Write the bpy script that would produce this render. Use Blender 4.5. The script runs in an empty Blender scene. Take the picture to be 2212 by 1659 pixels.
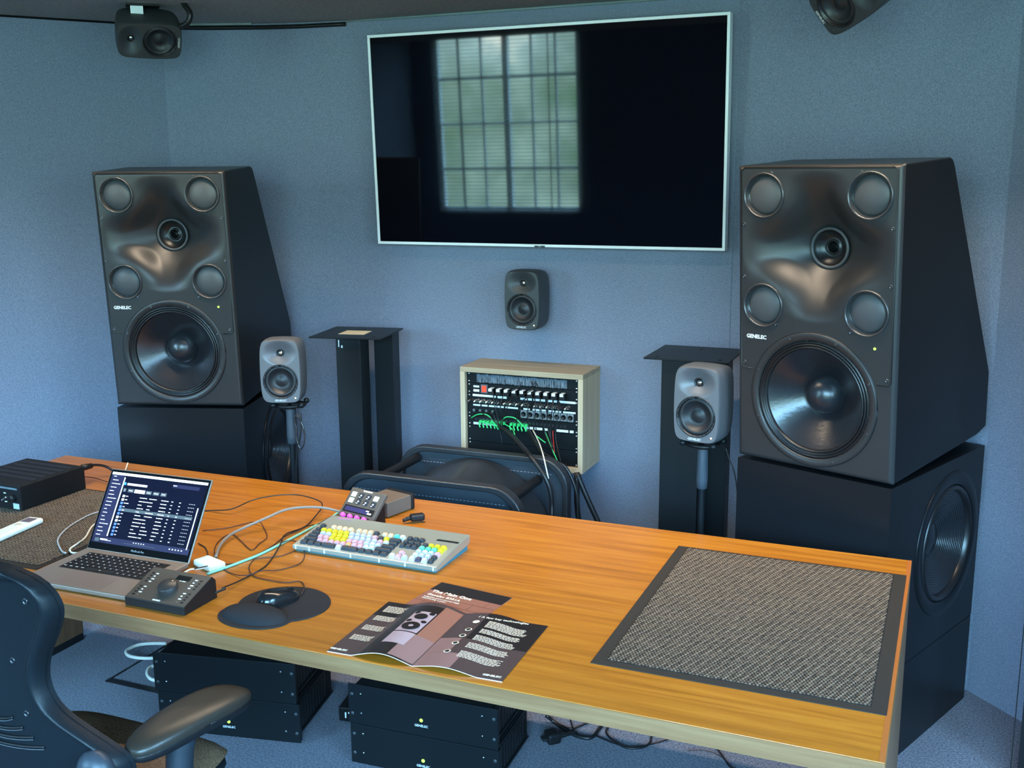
import bpy, math, random
from mathutils import Vector, Matrix, Euler
random.seed(7)
C = bpy.context.scene.collection
scene = bpy.context.scene
PI = math.pi
# ---------------------------------------------------------------- camera
F_PX, PITCH, ROLL, YAW = 2277.588, .1982, -.0081, .3994
CAM = Vector((.0571, -2.9088, 1.7693))
_f = Vector((-math.sin(YAW) * math.cos(PITCH), math.cos(YAW) * math.cos(PITCH), -math.sin(PITCH)))
_r = Vector((math.cos(YAW), math.sin(YAW), 0)); _u = _r.cross(_f)
_r2 = _r * math.cos(ROLL) + _u * math.sin(ROLL); _u2 = _u * math.cos(ROLL) - _r * math.sin(ROLL)
cam = bpy.data.objects.new('camera', bpy.data.cameras.new('camera')); C.objects.link(cam)
cam.matrix_world = Matrix(((_r2.x, _u2.x, -_f.x, CAM.x), (_r2.y, _u2.y, -_f.y, CAM.y), (_r2.z, _u2.z, -_f.z, CAM.z), (0, 0, 0, 1)))
cam.data.sensor_width = 36; cam.data.lens = 36 * F_PX / 2212; cam.data.clip_start = .02
scene.camera = cam
scene.view_settings.view_transform = 'Standard'; scene.view_settings.look = 'None'
scene.view_settings.gamma = 1; scene.view_settings.use_curve_mapping = False
scene.view_settings.exposure = 0.42
# ---------------------------------------------------------------- daylight seen through the windows: sky over a leafy garden
W_STR = 19.5
world = bpy.data.worlds.new('world'); scene.world = world; world.use_nodes = True
nt = world.node_tree; nt.nodes.clear()
def N(t, **k):
    n = nt.nodes.new(t)
    for a, v in k.items(): setattr(n, a, v)
    return n
tc = N('ShaderNodeTexCoord'); mp = N('ShaderNodeMapping'); nz = N('ShaderNodeTexNoise'); rp = N('ShaderNodeValToRGB')
bg = N('ShaderNodeBackground'); wo = N('ShaderNodeOutputWorld')
nt.links.new(tc.outputs['Generated'], mp.inputs[0]); nt.links.new(mp.outputs[0], nz.inputs[0])
nz.inputs['Scale'].default_value = 9; nz.inputs['Detail'].default_value = 5; nz.inputs['Roughness'].default_value = .65
nt.links.new(nz.outputs[0], rp.inputs[0])
e = rp.color_ramp.elements
e[0].position = .34; e[0].color = (.10, .26, .12, 1); e[1].position = .62; e[1].color = (.50, .78, .98, 1)
x = e.new(.48); x.color = (.26, .44, .50, 1); x = e.new(.72); x.color = (1.2, 1.35, 1.5, 1)
sx = N('ShaderNodeSeparateXYZ'); nt.links.new(tc.outputs['Generated'], sx.inputs[0])
gr = N('ShaderNodeValToRGB'); gr.color_ramp.elements[0].position = .0; gr.color_ramp.elements[0].color = (.80, .88, .60, 1)
gr.color_ramp.elements[1].position = .27; gr.color_ramp.elements[1].color = (2.6, 3.5, 4.8, 1)
q_ = gr.color_ramp.elements.new(.10); q_.color = (1.06, 1.08, 1.04, 1)
nt.links.new(sx.outputs['Z'], gr.inputs[0])
mm = N('ShaderNodeMix', data_type='RGBA', blend_type='MULTIPLY'); mm.inputs[0].default_value = 1
nt.links.new(rp.outputs[0], mm.inputs[6]); nt.links.new(gr.outputs[0], mm.inputs[7])
nt.links.new(mm.outputs[2], bg.inputs[0]); bg.inputs[1].default_value = W_STR; nt.links.new(bg.outputs[0], wo.inputs[0])
def area(name, loc, rot, sx, sy, power, col, portal=False, spread=PI):
    l = bpy.data.lights.new(name, 'AREA'); l.shape = 'RECTANGLE'; l.size = sx; l.size_y = sy; l.energy = power; l.color = col; l.spread = spread
    if portal: l.cycles.is_portal = True
    o = bpy.data.objects.new(name, l); C.objects.link(o); o.location = loc; o.rotation_euler = rot
    return o
WIN = [(-4.72, -3.22, .93, 2.62), (-1.25, 2.0, .93, 2.62)]      # windows in the rear wall: x0, x1, z0, z1
BACK_Y = -4.5
WINR = (-3.6, -1.7, .93, 2.62)                                      # window in the right wall: y0, y1, z0, z1
RIGHT_X = 2.3
for i, (a, b, c, d) in enumerate(WIN):
    area('window_portal', ((a + b) / 2, BACK_Y - .12, (c + d) / 2), (PI / 2, 0, 0), b - a, d - c, 1, (1, 1, 1), True)
area('window_portal', (RIGHT_X + .12, (WINR[0] + WINR[1]) / 2, (WINR[2] + WINR[3]) / 2), (0, PI / 2, 0), WINR[3] - WINR[2], WINR[1] - WINR[0], 1, (1, 1, 1), True)
# ---------------------------------------------------------------- materials
def mat(name, col, rough=.5, metal=0, emit=None, es=1, spec=.5, coat=0, alpha=1, trans=0, ior=1.45, sheen=0):
    m = bpy.data.materials.new(name); m.use_nodes = True
    b = m.node_tree.nodes['Principled BSDF']
    b.inputs['Base Color'].default_value = (*col, 1); b.inputs['Roughness'].default_value = rough
    b.inputs['Metallic'].default_value = metal; b.inputs['Specular IOR Level'].default_value = spec
    b.inputs['Coat Weight'].default_value = coat; b.inputs['Transmission Weight'].default_value = trans
    b.inputs['IOR'].default_value = ior; b.inputs['Alpha'].default_value = alpha
    if sheen: b.inputs['Sheen Weight'].default_value = sheen
    if emit: b.inputs['Emission Color'].default_value = (*emit, 1); b.inputs['Emission Strength'].default_value = es
    return m
def S(r, g, b):                                                     # sRGB 0-255 to linear
    f = lambda c: (c / 255 / 12.92) if c / 255 <= .04045 else ((c / 255 + .055) / 1.055) ** 2.4
    return (f(r), f(g), f(b))
def tex(m, scale=(1, 1, 1), nscale=10, detail=4, c0=None, c1=None, p0=.35, p1=.65, bump=0, bdist=.001, rough_var=0, coord='Object', kind='noise', rot=(0, 0, 0)):
    t = m.node_tree; b = t.nodes['Principled BSDF']
    g = t.nodes.new('ShaderNodeTexCoord'); mp = t.nodes.new('ShaderNodeMapping'); mp.inputs['Scale'].default_value = scale
    mp.inputs['Rotation'].default_value = rot
    t.links.new(g.outputs[coord], mp.inputs[0])
    n = t.nodes.new('ShaderNodeTexNoise' if kind == 'noise' else 'ShaderNodeTexVoronoi')
    n.inputs['Scale'].default_value = nscale
    if kind == 'noise': n.inputs['Detail'].default_value = detail
    t.links.new(mp.outputs[0], n.inputs['Vector'])
    if c0:
        r = t.nodes.new('ShaderNodeValToRGB'); t.links.new(n.outputs[0], r.inputs[0])
        r.color_ramp.elements[0].position = p0; r.color_ramp.elements[0].color = (*c0, 1)
        r.color_ramp.elements[1].position = p1; r.color_ramp.elements[1].color = (*c1, 1)
        t.links.new(r.outputs[0], b.inputs['Base Color'])
    if bump:
        bp = t.nodes.new('ShaderNodeBump'); bp.inputs['Strength'].default_value = bump; bp.inputs['Distance'].default_value = bdist
        t.links.new(n.outputs[0], bp.inputs['Height']); t.links.new(bp.outputs[0], b.inputs['Normal'])
    return m
M = {}
def fabric_wall():
    m = mat('wall_fabric', S(104, 124, 140), .95, spec=.15); t = m.node_tree; b = t.nodes['Principled BSDF']
    g = t.nodes.new('ShaderNodeTexCoord')
    outs = []
    for sc in ((1100, 1100, 180), (240, 240, 1100)):
        mp = t.nodes.new('ShaderNodeMapping'); mp.inputs['Scale'].default_value = sc; t.links.new(g.outputs['Object'], mp.inputs[0])
        n = t.nodes.new('ShaderNodeTexNoise'); n.inputs['Scale'].default_value = 1; n.inputs['Detail'].default_value = 2
        t.links.new(mp.outputs[0], n.inputs['Vector']); outs.append(n.outputs[0])
    mx = t.nodes.new('ShaderNodeMath'); mx.operation = 'ADD'; t.links.new(outs[0], mx.inputs[0]); t.links.new(outs[1], mx.inputs[1])
    r = t.nodes.new('ShaderNodeValToRGB'); t.links.new(mx.outputs[0], r.inputs[0])
    mr = r.color_ramp.elements; mr[0].position = .76; mr[0].color = (*S(106, 114, 130), 1); mr[1].position = 1.0; mr[1].color = (*S(142, 149, 166), 1)
    mul = t.nodes.new('ShaderNodeMath'); mul.operation = 'MULTIPLY'; mul.inputs[1].default_value = .88
    t.links.new(mx.outputs[0], mul.inputs[0]); t.links.new(mul.outputs[0], r.inputs[0])
    t.links.new(r.outputs[0], b.inputs['Base Color'])
    bp = t.nodes.new('ShaderNodeBump'); bp.inputs['Strength'].default_value = .25; bp.inputs['Distance'].default_value = .001
    t.links.new(mx.outputs[0], bp.inputs['Height']); t.links.new(bp.outputs[0], b.inputs['Normal'])
    return m
M['wall'] = fabric_wall()
M['ceil'] = tex(mat('ceiling_fabric', S(96, 92, 90), .95, spec=.1), nscale=60, c0=S(140, 140, 136), c1=S(160, 156, 152))
M['carpet'] = tex(mat('carpet', S(92, 98, 118), 1, spec=.05, sheen=.3), nscale=150, detail=3, c0=S(48, 54, 72), c1=S(100, 101, 119), p0=.38, p1=.66, bump=.5, bdist=.004)
def wood(name, c0, c1, c2, axis=0, fine=60, rough=.35, coat=0.0):
    m = mat(name, c1, rough, coat=coat); t = m.node_tree; b = t.nodes['Principled BSDF']
    g = t.nodes.new('ShaderNodeTexCoord'); mp = t.nodes.new('ShaderNodeMapping')
    s = [fine, fine, fine]; s[axis] = 2.4; mp.inputs['Scale'].default_value = s
    t.links.new(g.outputs['Object'], mp.inputs[0])
    n = t.nodes.new('ShaderNodeTexNoise'); n.inputs['Scale'].default_value = 1; n.inputs['Detail'].default_value = 6; n.inputs['Roughness'].default_value = .6; n.inputs['Distortion'].default_value = .4
    t.links.new(mp.outputs[0], n.inputs['Vector'])
    r = t.nodes.new('ShaderNodeValToRGB'); t.links.new(n.outputs[0], r.inputs[0])
    e = r.color_ramp.elements; e[0].position = .3; e[0].color = (*c0, 1); e[1].position = .72; e[1].color = (*c2, 1)
    q = e.new(.5); q.color = (*c1, 1)
    t.links.new(r.outputs[0], b.inputs['Base Color'])
    return m
M['desk'] = wood('desk_wood', S(138, 82, 18), S(162, 99, 25), S(178, 117, 35), 0, 55, .34, .15)
M['desk_edge'] = wood('desk_edge_wood', S(112, 78, 48), S(128, 92, 60), S(140, 106, 72), 0, 60, .5)
M['desk_end_shaded'] = wood('desk_end_wood_shaded', S(86, 60, 40), S(98, 70, 48), S(110, 80, 56), 2, 40, .5)  # shade on the end panels is put into this darker brown
M['rackwood'] = wood('rack_wood', S(176, 156, 126), S(196, 176, 146), S(208, 190, 162), 2, 60, .6)
M['black'] = mat('black_satin', (.008, .008, .009), .42, spec=.38)
M['blackm'] = tex(mat('black_matt', (.006, .007, .008), .6, spec=.25), nscale=400, bump=.15, bdist=.0005)
M['cab'] = tex(mat('cabinet_paint', (.006, .007, .0085), .32, spec=.22), nscale=700, bump=.12, bdist=.0004)
M['baffle'] = tex(mat('baffle_paint', (.022, .0215, .022), .36, spec=.5), nscale=900, bump=.10, bdist=.0003)
M['cone'] = tex(mat('woofer_cone', (.012, .013, .016), .26, spec=.8), nscale=90, bump=.35, bdist=.0012)
M['rubber'] = mat('rubber_surround', (.008, .008, .009), .32, spec=.6)
M['driver'] = mat('driver_diaphragm', (.055, .058, .062), .42)
M['grey'] = tex(mat('grey_cast_metal', S(96, 99, 104), .42, metal=.25), nscale=800, bump=.1, bdist=.0003)
M['greyd'] = tex(mat('dark_grey_cast_metal', S(58, 62, 64), .45, metal=.2), nscale=800, bump=.1, bdist=.0003)
M['dome'] = mat('tweeter_metal', (.55, .55, .55), .25, metal=1)
M['chrome'] = mat('chrome', (.6, .6, .62), .15, metal=1)
M['screw'] = mat('screw_metal', (.10, .10, .11), .3, metal=.9)
M['steel'] = mat('bright_screw', (.65, .67, .7), .3, metal=1)
M['stand'] = tex(mat('stand_steel', (.007, .009, .011), .38, spec=.3), nscale=30, bump=.05, bdist=.001)
M['white'] = mat('white_plastic', S(226, 226, 214), .4)
M['logo'] = mat('white_lettering', (.75, .78, .8), .5)
M['bezel'] = mat('white_bezel', (.93, .95, .95), .3)
M['tvglass'] = mat('television_glass', (.002, .002, .004), .032, spec=.34, ior=1.5)
M['green'] = mat('green_lamp', (.3, .8, .05), .4, emit=(.35, 1, .08), es=1.6)
M['amber'] = mat('amber_lamp', (.9, .7, .3), .4, emit=(1, .72, .3), es=1.6)
M['paper'] = mat('paper_label', S(222, 206, 170), .8)
M['brown'] = tex(mat('seat_mesh_fabric', S(58, 46, 36), .9), scale=(1, 1, 1), nscale=260, c0=S(74, 54, 38), c1=S(120, 92, 66), bump=.4, bdist=.002)
M['leather'] = tex(mat('armrest_leather', S(46, 40, 34), .38, spec=.55), nscale=220, bump=.2, bdist=.0008)
M['shell'] = tex(mat('chair_shell_plastic', (.007, .010, .013), .42, spec=.3), nscale=350, bump=.35, bdist=.0008)
M['rackblk'] = mat('rack_panel_black', (.0055, .0075, .009), .5, spec=.2)
M['charcoal'] = tex(mat('foam_pad', (.020, .020, .023), .85, spec=.2), nscale=500, bump=.3, bdist=.0006)
M['gunmetal'] = mat('laptop_aluminium', S(150, 138, 128), .38, metal=.55)
M['clear'] = mat('translucent_plastic', S(134, 138, 128), .35, trans=.25, alpha=1)
M['teal'] = mat('teal_plastic', S(38, 118, 140), .4)
M['screen'] = mat('screen_dark', (.002, .003, .010), .2, emit=S(12, 14, 34), es=1)
M['screen2'] = mat('screen_sidebar', (.01, .01, .03), .3, emit=S(38, 42, 74), es=1)
M['scrw'] = mat('screen_white', (.8, .8, .8), .3, emit=S(236, 244, 240), es=1)
M['scrb'] = mat('screen_blue', (.1, .2, .8), .3, emit=S(70, 96, 210), es=1)
M['scrg'] = mat('screen_grey', (.1, .1, .1), .3, emit=S(44, 52, 58), es=1)
M['lcd'] = mat('display_violet', (.02, .02, .05), .2, emit=S(52, 50, 92), es=1)
M['key_lit'] = mat('lit_key', (.6, .75, .65), .4, emit=S(196, 222, 200), es=.8)
M['pink'] = mat('pink_plastic_glow', S(214, 90, 200), .35, emit=S(214, 70, 190), es=.35)  # knob plastic with a faint glow put into its colour
M['taupe'] = mat('taupe_plastic', S(98, 88, 80), .5)
def cablem(n, c, r=.4): M[n] = mat(n, c, r)
cablem('cable_black', (.010, .010, .011), .35); cablem('cable_white', S(222, 218, 204)); cablem('cable_grey', S(126, 118, 110))
cablem('cable_teal', S(126, 186, 166)); cablem('cable_green', S(60, 214, 120)); cablem('cable_red', S(190, 30, 30)); cablem('cable_brown', (.05, .02, .018))
cablem('cable_lgrey', S(170, 172, 176))
# ---------------------------------------------------------------- mesh helpers
class MB:
    def __init__(s): s.v = []; s.f = []; s.m = []; s.sm = []
    def add(s, vs, fs, mi=0, sm=False):
        o = len(s.v); s.v += [Vector(p) for p in vs]
        for f in fs: s.f.append([i + o for i in f]); s.m.append(mi); s.sm.append(sm)
    def box(s, a, b, mi=0, mx=None):
        x0, y0, z0 = a; x1, y1, z1 = b
        vs = [Vector(p) for p in ((x0, y0, z0), (x1, y0, z0), (x1, y1, z0), (x0, y1, z0), (x0, y0, z1), (x1, y0, z1), (x1, y1, z1), (x0, y1, z1))]
        if mx: vs = [mx @ p for p in vs]
        s.add(vs, [(0, 3, 2, 1), (4, 5, 6, 7), (0, 1, 5, 4), (1, 2, 6, 5), (2, 3, 7, 6), (3, 0, 4, 7)], mi); return s
    def prism(s, pts, d, mi=0, caps=(1, 1), skip=()):               # pts: 3D loop, d: extrusion vector
        n = len(pts); pts = [Vector(p) for p in pts]; d = Vector(d)
        fs = [(i, (i + 1) % n, n + (i + 1) % n, n + i) for i in range(n) if i not in skip]
        if caps[0]: fs.append(tuple(range(n - 1, -1, -1)))
        if caps[1]: fs.append(tuple(range(n, 2 * n)))
        s.add(pts + [p + d for p in pts], fs, mi); return s
    def lathe(s, c, axis, prof, n=48, mi=0, sm=True):                # prof: [(r, along axis)]
        c = Vector(c); a = Vector(axis).normalized(); t = Vector((0, 0, 1)) if abs(a.z) < .9 else Vector((1, 0, 0))
        u = a.cross(t).normalized(); w = a.cross(u)
        vs = []; fs = []
        for r, h in prof:
            for k in range(n):
                q = 2 * PI * k / n; vs.append(c + a * h + (u * math.cos(q) + w * math.sin(q)) * max(r, 1e-5))
        for i in range(len(prof) - 1):
            for k in range(n):
                k2 = (k + 1) % n; fs.append((i * n + k, i * n + k2, (i + 1) * n + k2, (i + 1) * n + k))
        s.add(vs, fs, mi, sm); return s
    def cyl(s, a, b, r, n=20, mi=0, sm=True):
        a = Vector(a); b = Vector(b); d = b - a; L = d.length
        s.lathe(a, d, [(0, 0), (r, 0)], n, mi, False); s.lathe(a, d, [(r, 0), (r, L)], n, mi, sm); s.lathe(a, d, [(r, L), (0, L)], n, mi, False); return s
    def tube(s, pts, r, n=8, mi=0, res=5, smooth=True):
        P = [Vector(p) for p in pts]
        if smooth and len(P) > 2:
            Q = [P[0] * 2 - P[1]] + P + [P[-1] * 2 - P[-2]]; R = []
            for i in range(1, len(Q) - 2):
                for k in range(res):
                    t = k / res; a, b, c, d = Q[i - 1:i + 3]
                    R.append(.5 * ((2 * b) + (c - a) * t + (2 * a - 5 * b + 4 * c - d) * t * t + (3 * b - a - 3 * c + d) * t ** 3))
            R.append(P[-1]); P = R
        vs = []; fs = []; pu = None
        for i, p in enumerate(P):
            d = (P[min(i + 1, len(P) - 1)] - P[max(i - 1, 0)])
            if d.length < 1e-9: d = Vector((1, 0, 0))
            d.normalize()
            if pu is None: pu = d.cross(Vector((0, 0, 1)) if abs(d.z) < .9 else Vector((1, 0, 0)))
            u = (pu - d * pu.dot(d)).normalized(); pu = u; w = d.cross(u)
            rr = r[i * (len(r) - 1) // max(1, len(P) - 1)] if isinstance(r, (list, tuple)) else r
            for k in range(n): q = 2 * PI * k / n; vs.append(p + (u * math.cos(q) + w * math.sin(q)) * rr)
        for i in range(len(P) - 1):
            for k in range(n): k2 = (k + 1) % n; fs.append((i * n + k, i * n + k2, (i + 1) * n + k2, (i + 1) * n + k))
        fs.append(tuple(range(n - 1, -1, -1))); fs.append(tuple((len(P) - 1) * n + k for k in range(n)))
        s.add(vs, fs, mi, True); return s
    def sphere(s, c, r, sc=(1, 1, 1), nu=20, nv=12, mi=0):
        prof = [(math.sin(PI * i / nv), -math.cos(PI * i / nv)) for i in range(nv + 1)]
        o = len(s.v); s.lathe((0, 0, 0), (0, 0, 1), prof, nu, mi)
        for i in range(o, len(s.v)): p = s.v[i]; s.v[i] = Vector((c[0] + p.x * r * sc[0], c[1] + p.y * r * sc[1], c[2] + p.z * r * sc[2]))
        return s
    def grid(s, fn, nu, nv, mi=0, keep=None, sm=True):
        vs = [fn(i / nu, j / nv) for j in range(nv + 1) for i in range(nu + 1)]; fs = []
        for j in range(nv):
            for i in range(nu):
                if keep and not keep((i + .5) / nu, (j + .5) / nv): continue
                a = j * (nu + 1) + i; fs.append((a, a + 1, a + nu + 2, a + nu + 1))
        s.add(vs, fs, mi, sm); return s
def link(name, me, parent=None):
    o = bpy.data.objects.new(name, me); C.objects.link(o)
    if parent: o.parent = parent
    return o
def build(mb, name, mats, parent=None, bevel=0, seg=2, merge=False, wn=False):
    me = bpy.data.meshes.new(name); me.from_pydata([tuple(p) for p in mb.v], [], mb.f)
    for m in (mats if isinstance(mats, (list, tuple)) else [mats]): me.materials.append(M[m] if isinstance(m, str) else m)
    me.polygons.foreach_set('material_index', mb.m); me.polygons.foreach_set('use_smooth', mb.sm); me.update()
    o = link(name, me, parent)
    if bevel:
        b = o.modifiers.new('bevel', 'BEVEL'); b.width = bevel; b.segments = seg; b.limit_method = 'ANGLE'; b.angle_limit = R(35)
    return o
def R(d): return d * PI / 180
def tag(o, label=None, cat=None, group=None, kind=None):
    for k, v in (('label', label), ('category', cat), ('group', group), ('kind', kind)):
        if v: o[k] = v
    return o
def thing(name, label, cat, loc=(0, 0, 0), rot=0, group=None):
    o = bpy.data.objects.new(name, None); C.objects.link(o); o.location = loc
    o.rotation_euler = rot if isinstance(rot, tuple) else (0, 0, rot)
    o.empty_display_size = .05
    return tag(o, label, cat, group)
def copy_tree(o, parent=None):
    c = o.copy(); C.objects.link(c)
    if parent: c.parent = parent
    for ch in list(kids.get(o.name, [])): copy_tree(ch, c)
    return c
kids = {}
def snapshot():
    kids.clear()
    for o in C.objects:
        if o.parent: kids.setdefault(o.parent.name, []).append(o)
def text(name, body, size, mx, material, parent=None, extrude=.0004, align='CENTER', bold=0):
    cu = bpy.data.curves.new(name, 'FONT'); cu.body = body; cu.size = size; cu.extrude = extrude; cu.align_x = align; cu.align_y = 'CENTER'
    cu.offset = bold; cu.resolution_u = 2
    t = bpy.data.objects.new('tmp', cu); C.objects.link(t); bpy.context.view_layer.update()
    me = bpy.data.meshes.new_from_object(t.evaluated_get(bpy.context.evaluated_depsgraph_get())); me.name = name
    bpy.data.objects.remove(t); bpy.data.curves.remove(cu)
    me.transform(mx); me.materials.clear(); me.materials.append(M[material] if isinstance(material, str) else material)
    return link(name, me, parent)
FRONT = Matrix.Rotation(PI / 2, 4, 'X')                              # text facing -y
def T(x, y, z): return Matrix.Translation((x, y, z))
def struct(o): o['kind'] = 'structure'; return o
# ================================================================ the room
CEIL = 2.40; HI = 2.78
plan = [('wall_front', (-2.20, 1.12), (-.73, 1.12)), ('wall_front_right', (-.73, 1.12), (.19, .80)), ('wall_right_angled', (.19, .80), (RIGHT_X, -1.31)),
        ('wall_left', (-4.95, -1.604), (-3.15, .87)), ('wall_left_rear', (-4.95, BACK_Y), (-4.95, -1.604))]
for nm, a, b in plan:
    a = Vector(a); b = Vector(b); d = (b - a).normalized(); n = Vector((-d.y, d.x)) * .1
    mb = MB(); e = d * .0
    mb.prism([(a.x, a.y, 0), (b.x, b.y, 0), (b.x + n.x + d.x * .04, b.y + n.y + d.y * .04, 0), (a.x + n.x - d.x * .04, a.y + n.y - d.y * .04, 0)], (0, 0, HI))
    struct(build(mb, nm, 'wall'))
arc = []
for k in range(17):                                                   # the left part of the front wall curves gently forward
    t = k / 16; arc.append(((1 - t) ** 2 * -3.15 + 2 * t * (1 - t) * -2.66 + t * t * -2.20, (1 - t) ** 2 * .865 + 2 * t * (1 - t) * 1.108 + t * t * 1.12))
mb = MB().grid(lambda u, v: (arc[round(u * 16)][0], arc[round(u * 16)][1], v * HI), 16, 1); mb.grid(lambda u, v: (arc[round(u * 16)][0] - .02, arc[round(u * 16)][1] + .1, v * HI), 16, 1)
struct(build(mb, 'wall_front_left', 'wall'))
mb = MB(); y0, y1 = BACK_Y - .1, BACK_Y; xs = [-5.05] + [q for w in WIN for q in w[:2]] + [RIGHT_X + .1]
for i in range(0, len(xs), 2): mb.box((xs[i], y0, 0), (xs[i + 1], y1, HI))
for a, b, c, d in WIN: mb.box((a, y0, 0), (b, y1, c)); mb.box((a, y0, d), (b, y1, HI))
struct(build(mb, 'wall_back', 'wall'))
mb = MB(); a, b, c, d = WINR
mb.box((RIGHT_X, BACK_Y - .1, 0), (RIGHT_X + .1, a, HI)); mb.box((RIGHT_X, b, 0), (RIGHT_X + .1, -1.31, HI)); mb.box((RIGHT_X, a, 0), (RIGHT_X + .1, b, c)); mb.box((RIGHT_X, a, d), (RIGHT_X + .1, b, HI))
struct(build(mb, 'wall_right', 'wall'))
fl = MB().box((-5.1, BACK_Y - .15, -.06), (RIGHT_X + .15, 1.3, 0)); struct(build(fl, 'floor', 'carpet'))
mb = MB().box((-5.1, -1.3, CEIL), (RIGHT_X + .15, 1.3, CEIL + .45)); mb.box((-5.1, BACK_Y - .15, HI), (RIGHT_X + .15, -1.3, HI + .07)); struct(build(mb, 'ceiling', 'ceil'))
def make_window(nm, mx, w, h, closed=0.0):
    # local: x across, y outwards, z up from the sill
    fr = MB()
    for a, b in (((0, 0, 0), (w, .06, .05)), ((0, 0, h - .05), (w, .06, h)), ((0, 0, 0), (.05, .06, h)), ((w - .05, 0, 0), (w, .06, h)), ((w * .5 - .025, 0, 0), (w * .5 + .025, .06, h))): fr.box(a, b, 0, mx)
    for k in (1, 2, 3): fr.box((0, .02, h * k / 4 - .012), (w, .045, h * k / 4 + .012), 0, mx)
    for q in (.17, .33, .67, .83): fr.box((w * q - .01, .02, 0), (w * q + .01, .045, h), 0, mx)
    root = struct(build(fr, nm, 'bezel'))
    sl = MB(); z = .03; ta = R(12 + closed * 63)
    while z < h - .02:
        sl.box((.02, -.016, -.0006), (w - .02, .016, .0006), 0, mx @ T(0, -.05, z) @ Matrix.Rotation(ta, 4, 'X')); z += .034
    for q in (.2, .5, .8): sl.box((w * q - .006, -.052, 0), (w * q + .006, -.048, h), 0, mx)
    build(sl, 'blind', mat('blind_slats', S(150, 150, 148), .6), root)
    return root
for i, (a, b, c, d) in enumerate(WIN): make_window('window_%d' % (i + 1), T(a, BACK_Y - .02, c) @ Matrix.Diagonal((1, -1, 1, 1)), b - a, d - c, closed=0)
make_window('window_3', T(RIGHT_X + .02, WINR[0], WINR[2]) @ Matrix.Rotation(PI / 2, 4, 'Z') @ Matrix.Diagonal((1, -1, 1, 1)), WINR[1] - WINR[0], WINR[3] - WINR[2], closed=.35)
# cable trunking under the ceiling along the front walls
mb = MB(); mb.tube([(-3.13, .858, 2.386), (-2.90, .965, 2.384), (-2.62, 1.052, 2.383), (-2.38, 1.098, 2.385)], .009, 8); struct(build(mb, 'trim_1', 'black'))
mb = MB().prism([(-3.12, .862, 2.391), (-2.78, 1.000, 2.391), (-2.78, 1.000, 2.3995), (-3.12, .862, 2.3995)], (.006, -.014, 0)); mb.box((-2.40, 1.105, 2.392), (-.74, 1.1195, 2.3995)); struct(build(mb, 'trim_2', mat('trunking_metal', (.25, .30, .30), .3, metal=.7)))
mb = MB().tube([(-3.157, .860, 2.396), (-4.93, -1.575, 2.396)], .005, 6, smooth=False); struct(build(mb, 'trim_3', 'black'))
# fabric seam cover strips
mb = MB().box((-.737, 1.1165, 0), (-.731, 1.1195, CEIL)); struct(build(mb, 'trim_4', 'wall'))
# floor outlet lid let into the carpet
mb = MB(); fx, fy = -2.64, -.27
mb.box((fx, fy, .0), (fx + .36, fy + .022, .004)); mb.box((fx, fy + .34, .0), (fx + .36, fy + .348, .003)); mb.box((fx, fy, 0), (fx + .006, fy + .348, .003)); mb.box((fx + .354, fy, 0), (fx + .36, fy + .348, .003))
tag(build(mb, 'floor_box_frame', 'black'), 'thin black frame of a square floor outlet let into the carpet beside the left amplifiers', 'floor outlet')
# long warm lamp on the ceiling above the back edge of the desk (just out of the picture)
ll = thing('ceiling_lamp', 'long slim warm lamp on the dark ceiling above the back edge of the desk', 'lamp', (-1.15, -.10, CEIL))
build(MB().box((-1.75, -.03, -.012), (1.75, .03, 0)), 'housing', 'bezel', ll, bevel=.002)
build(MB().box((-1.74, -.024, -.0125), (1.74, .024, -.012)), 'diffuser', mat('lamp_glass', (1, 1, 1), .5, emit=(1, .76, .5), es=6), ll)
_l = bpy.data.lights.new('lamp_light', 'AREA'); _l.shape = 'RECTANGLE'; _l.size = 3.48; _l.size_y = .045; _l.energy = 28; _l.color = (1, .80, .58); _l.spread = PI * .6
_o = bpy.data.objects.new('lamp_light', _l); C.objects.link(_o); _o.location = (0, 0, -.016); _o.parent = ll

# ================================================================ big loudspeakers
def circ_keep(holes):
    return lambda x, z: all((x - cx) ** 2 + (z - cz) ** 2 > r * r for cx, cz, r in holes)
HW, HH = .5, .884
MIDS = [(.087, .80), (.411, .802), (.086, .479), (.41, .482)]
WC = (.25, .212); HC = (.25, .645)
def sstep(t): t = min(max(t, 0), 1); return t * t * (3 - 2 * t)
def horn_depth(x, z):
    dx, dz = x - HC[0], z - HC[1]; a = .238; b = .228 if dz > 0 else .205
    r = math.hypot(dx / a, dz / b); t0 = .055 / a
    t = min(max((r - t0) / (1 - t0), 0), 1); d = .098 * (1 - t) ** 1.75 * (1 + .35 * t)
    for cx, cz in MIDS: d *= sstep((math.hypot(x - cx, z - cz) - .060) / .085) * .97 + .03 if t < 1 else 1
    e = min(x, HW - x, z, HH - z); q = .014
    if e < q: d += q - math.sqrt(max(q * q - (q - e) ** 2, 0))
    return d
M['ring'] = mat('satin_ring', (.045, .045, .048), .22, spec=.8, metal=.3)
def mid_driver(parent, cx, cz):
    mb = MB(); a = (0, -1, 0); c = (cx, 0, cz)
    mb.lathe(c, a, [(.066, -.004), (.066, .001), (.0645, .0055), (.0615, .0055), (.0590, .001), (.0575, -.010), (.052, -.012)], 48, 0)
    o = build(mb, 'midrange_driver', 'ring', parent)
    mb = MB().lathe(c, a, [(.054, -.014), (.052, -.008), (.048, -.006), (.040, -.003), (.030, -.0005), (.015, .001), (0, .0015)], 48, 0)
    build(mb, 'diaphragm', 'driver', o)
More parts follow.
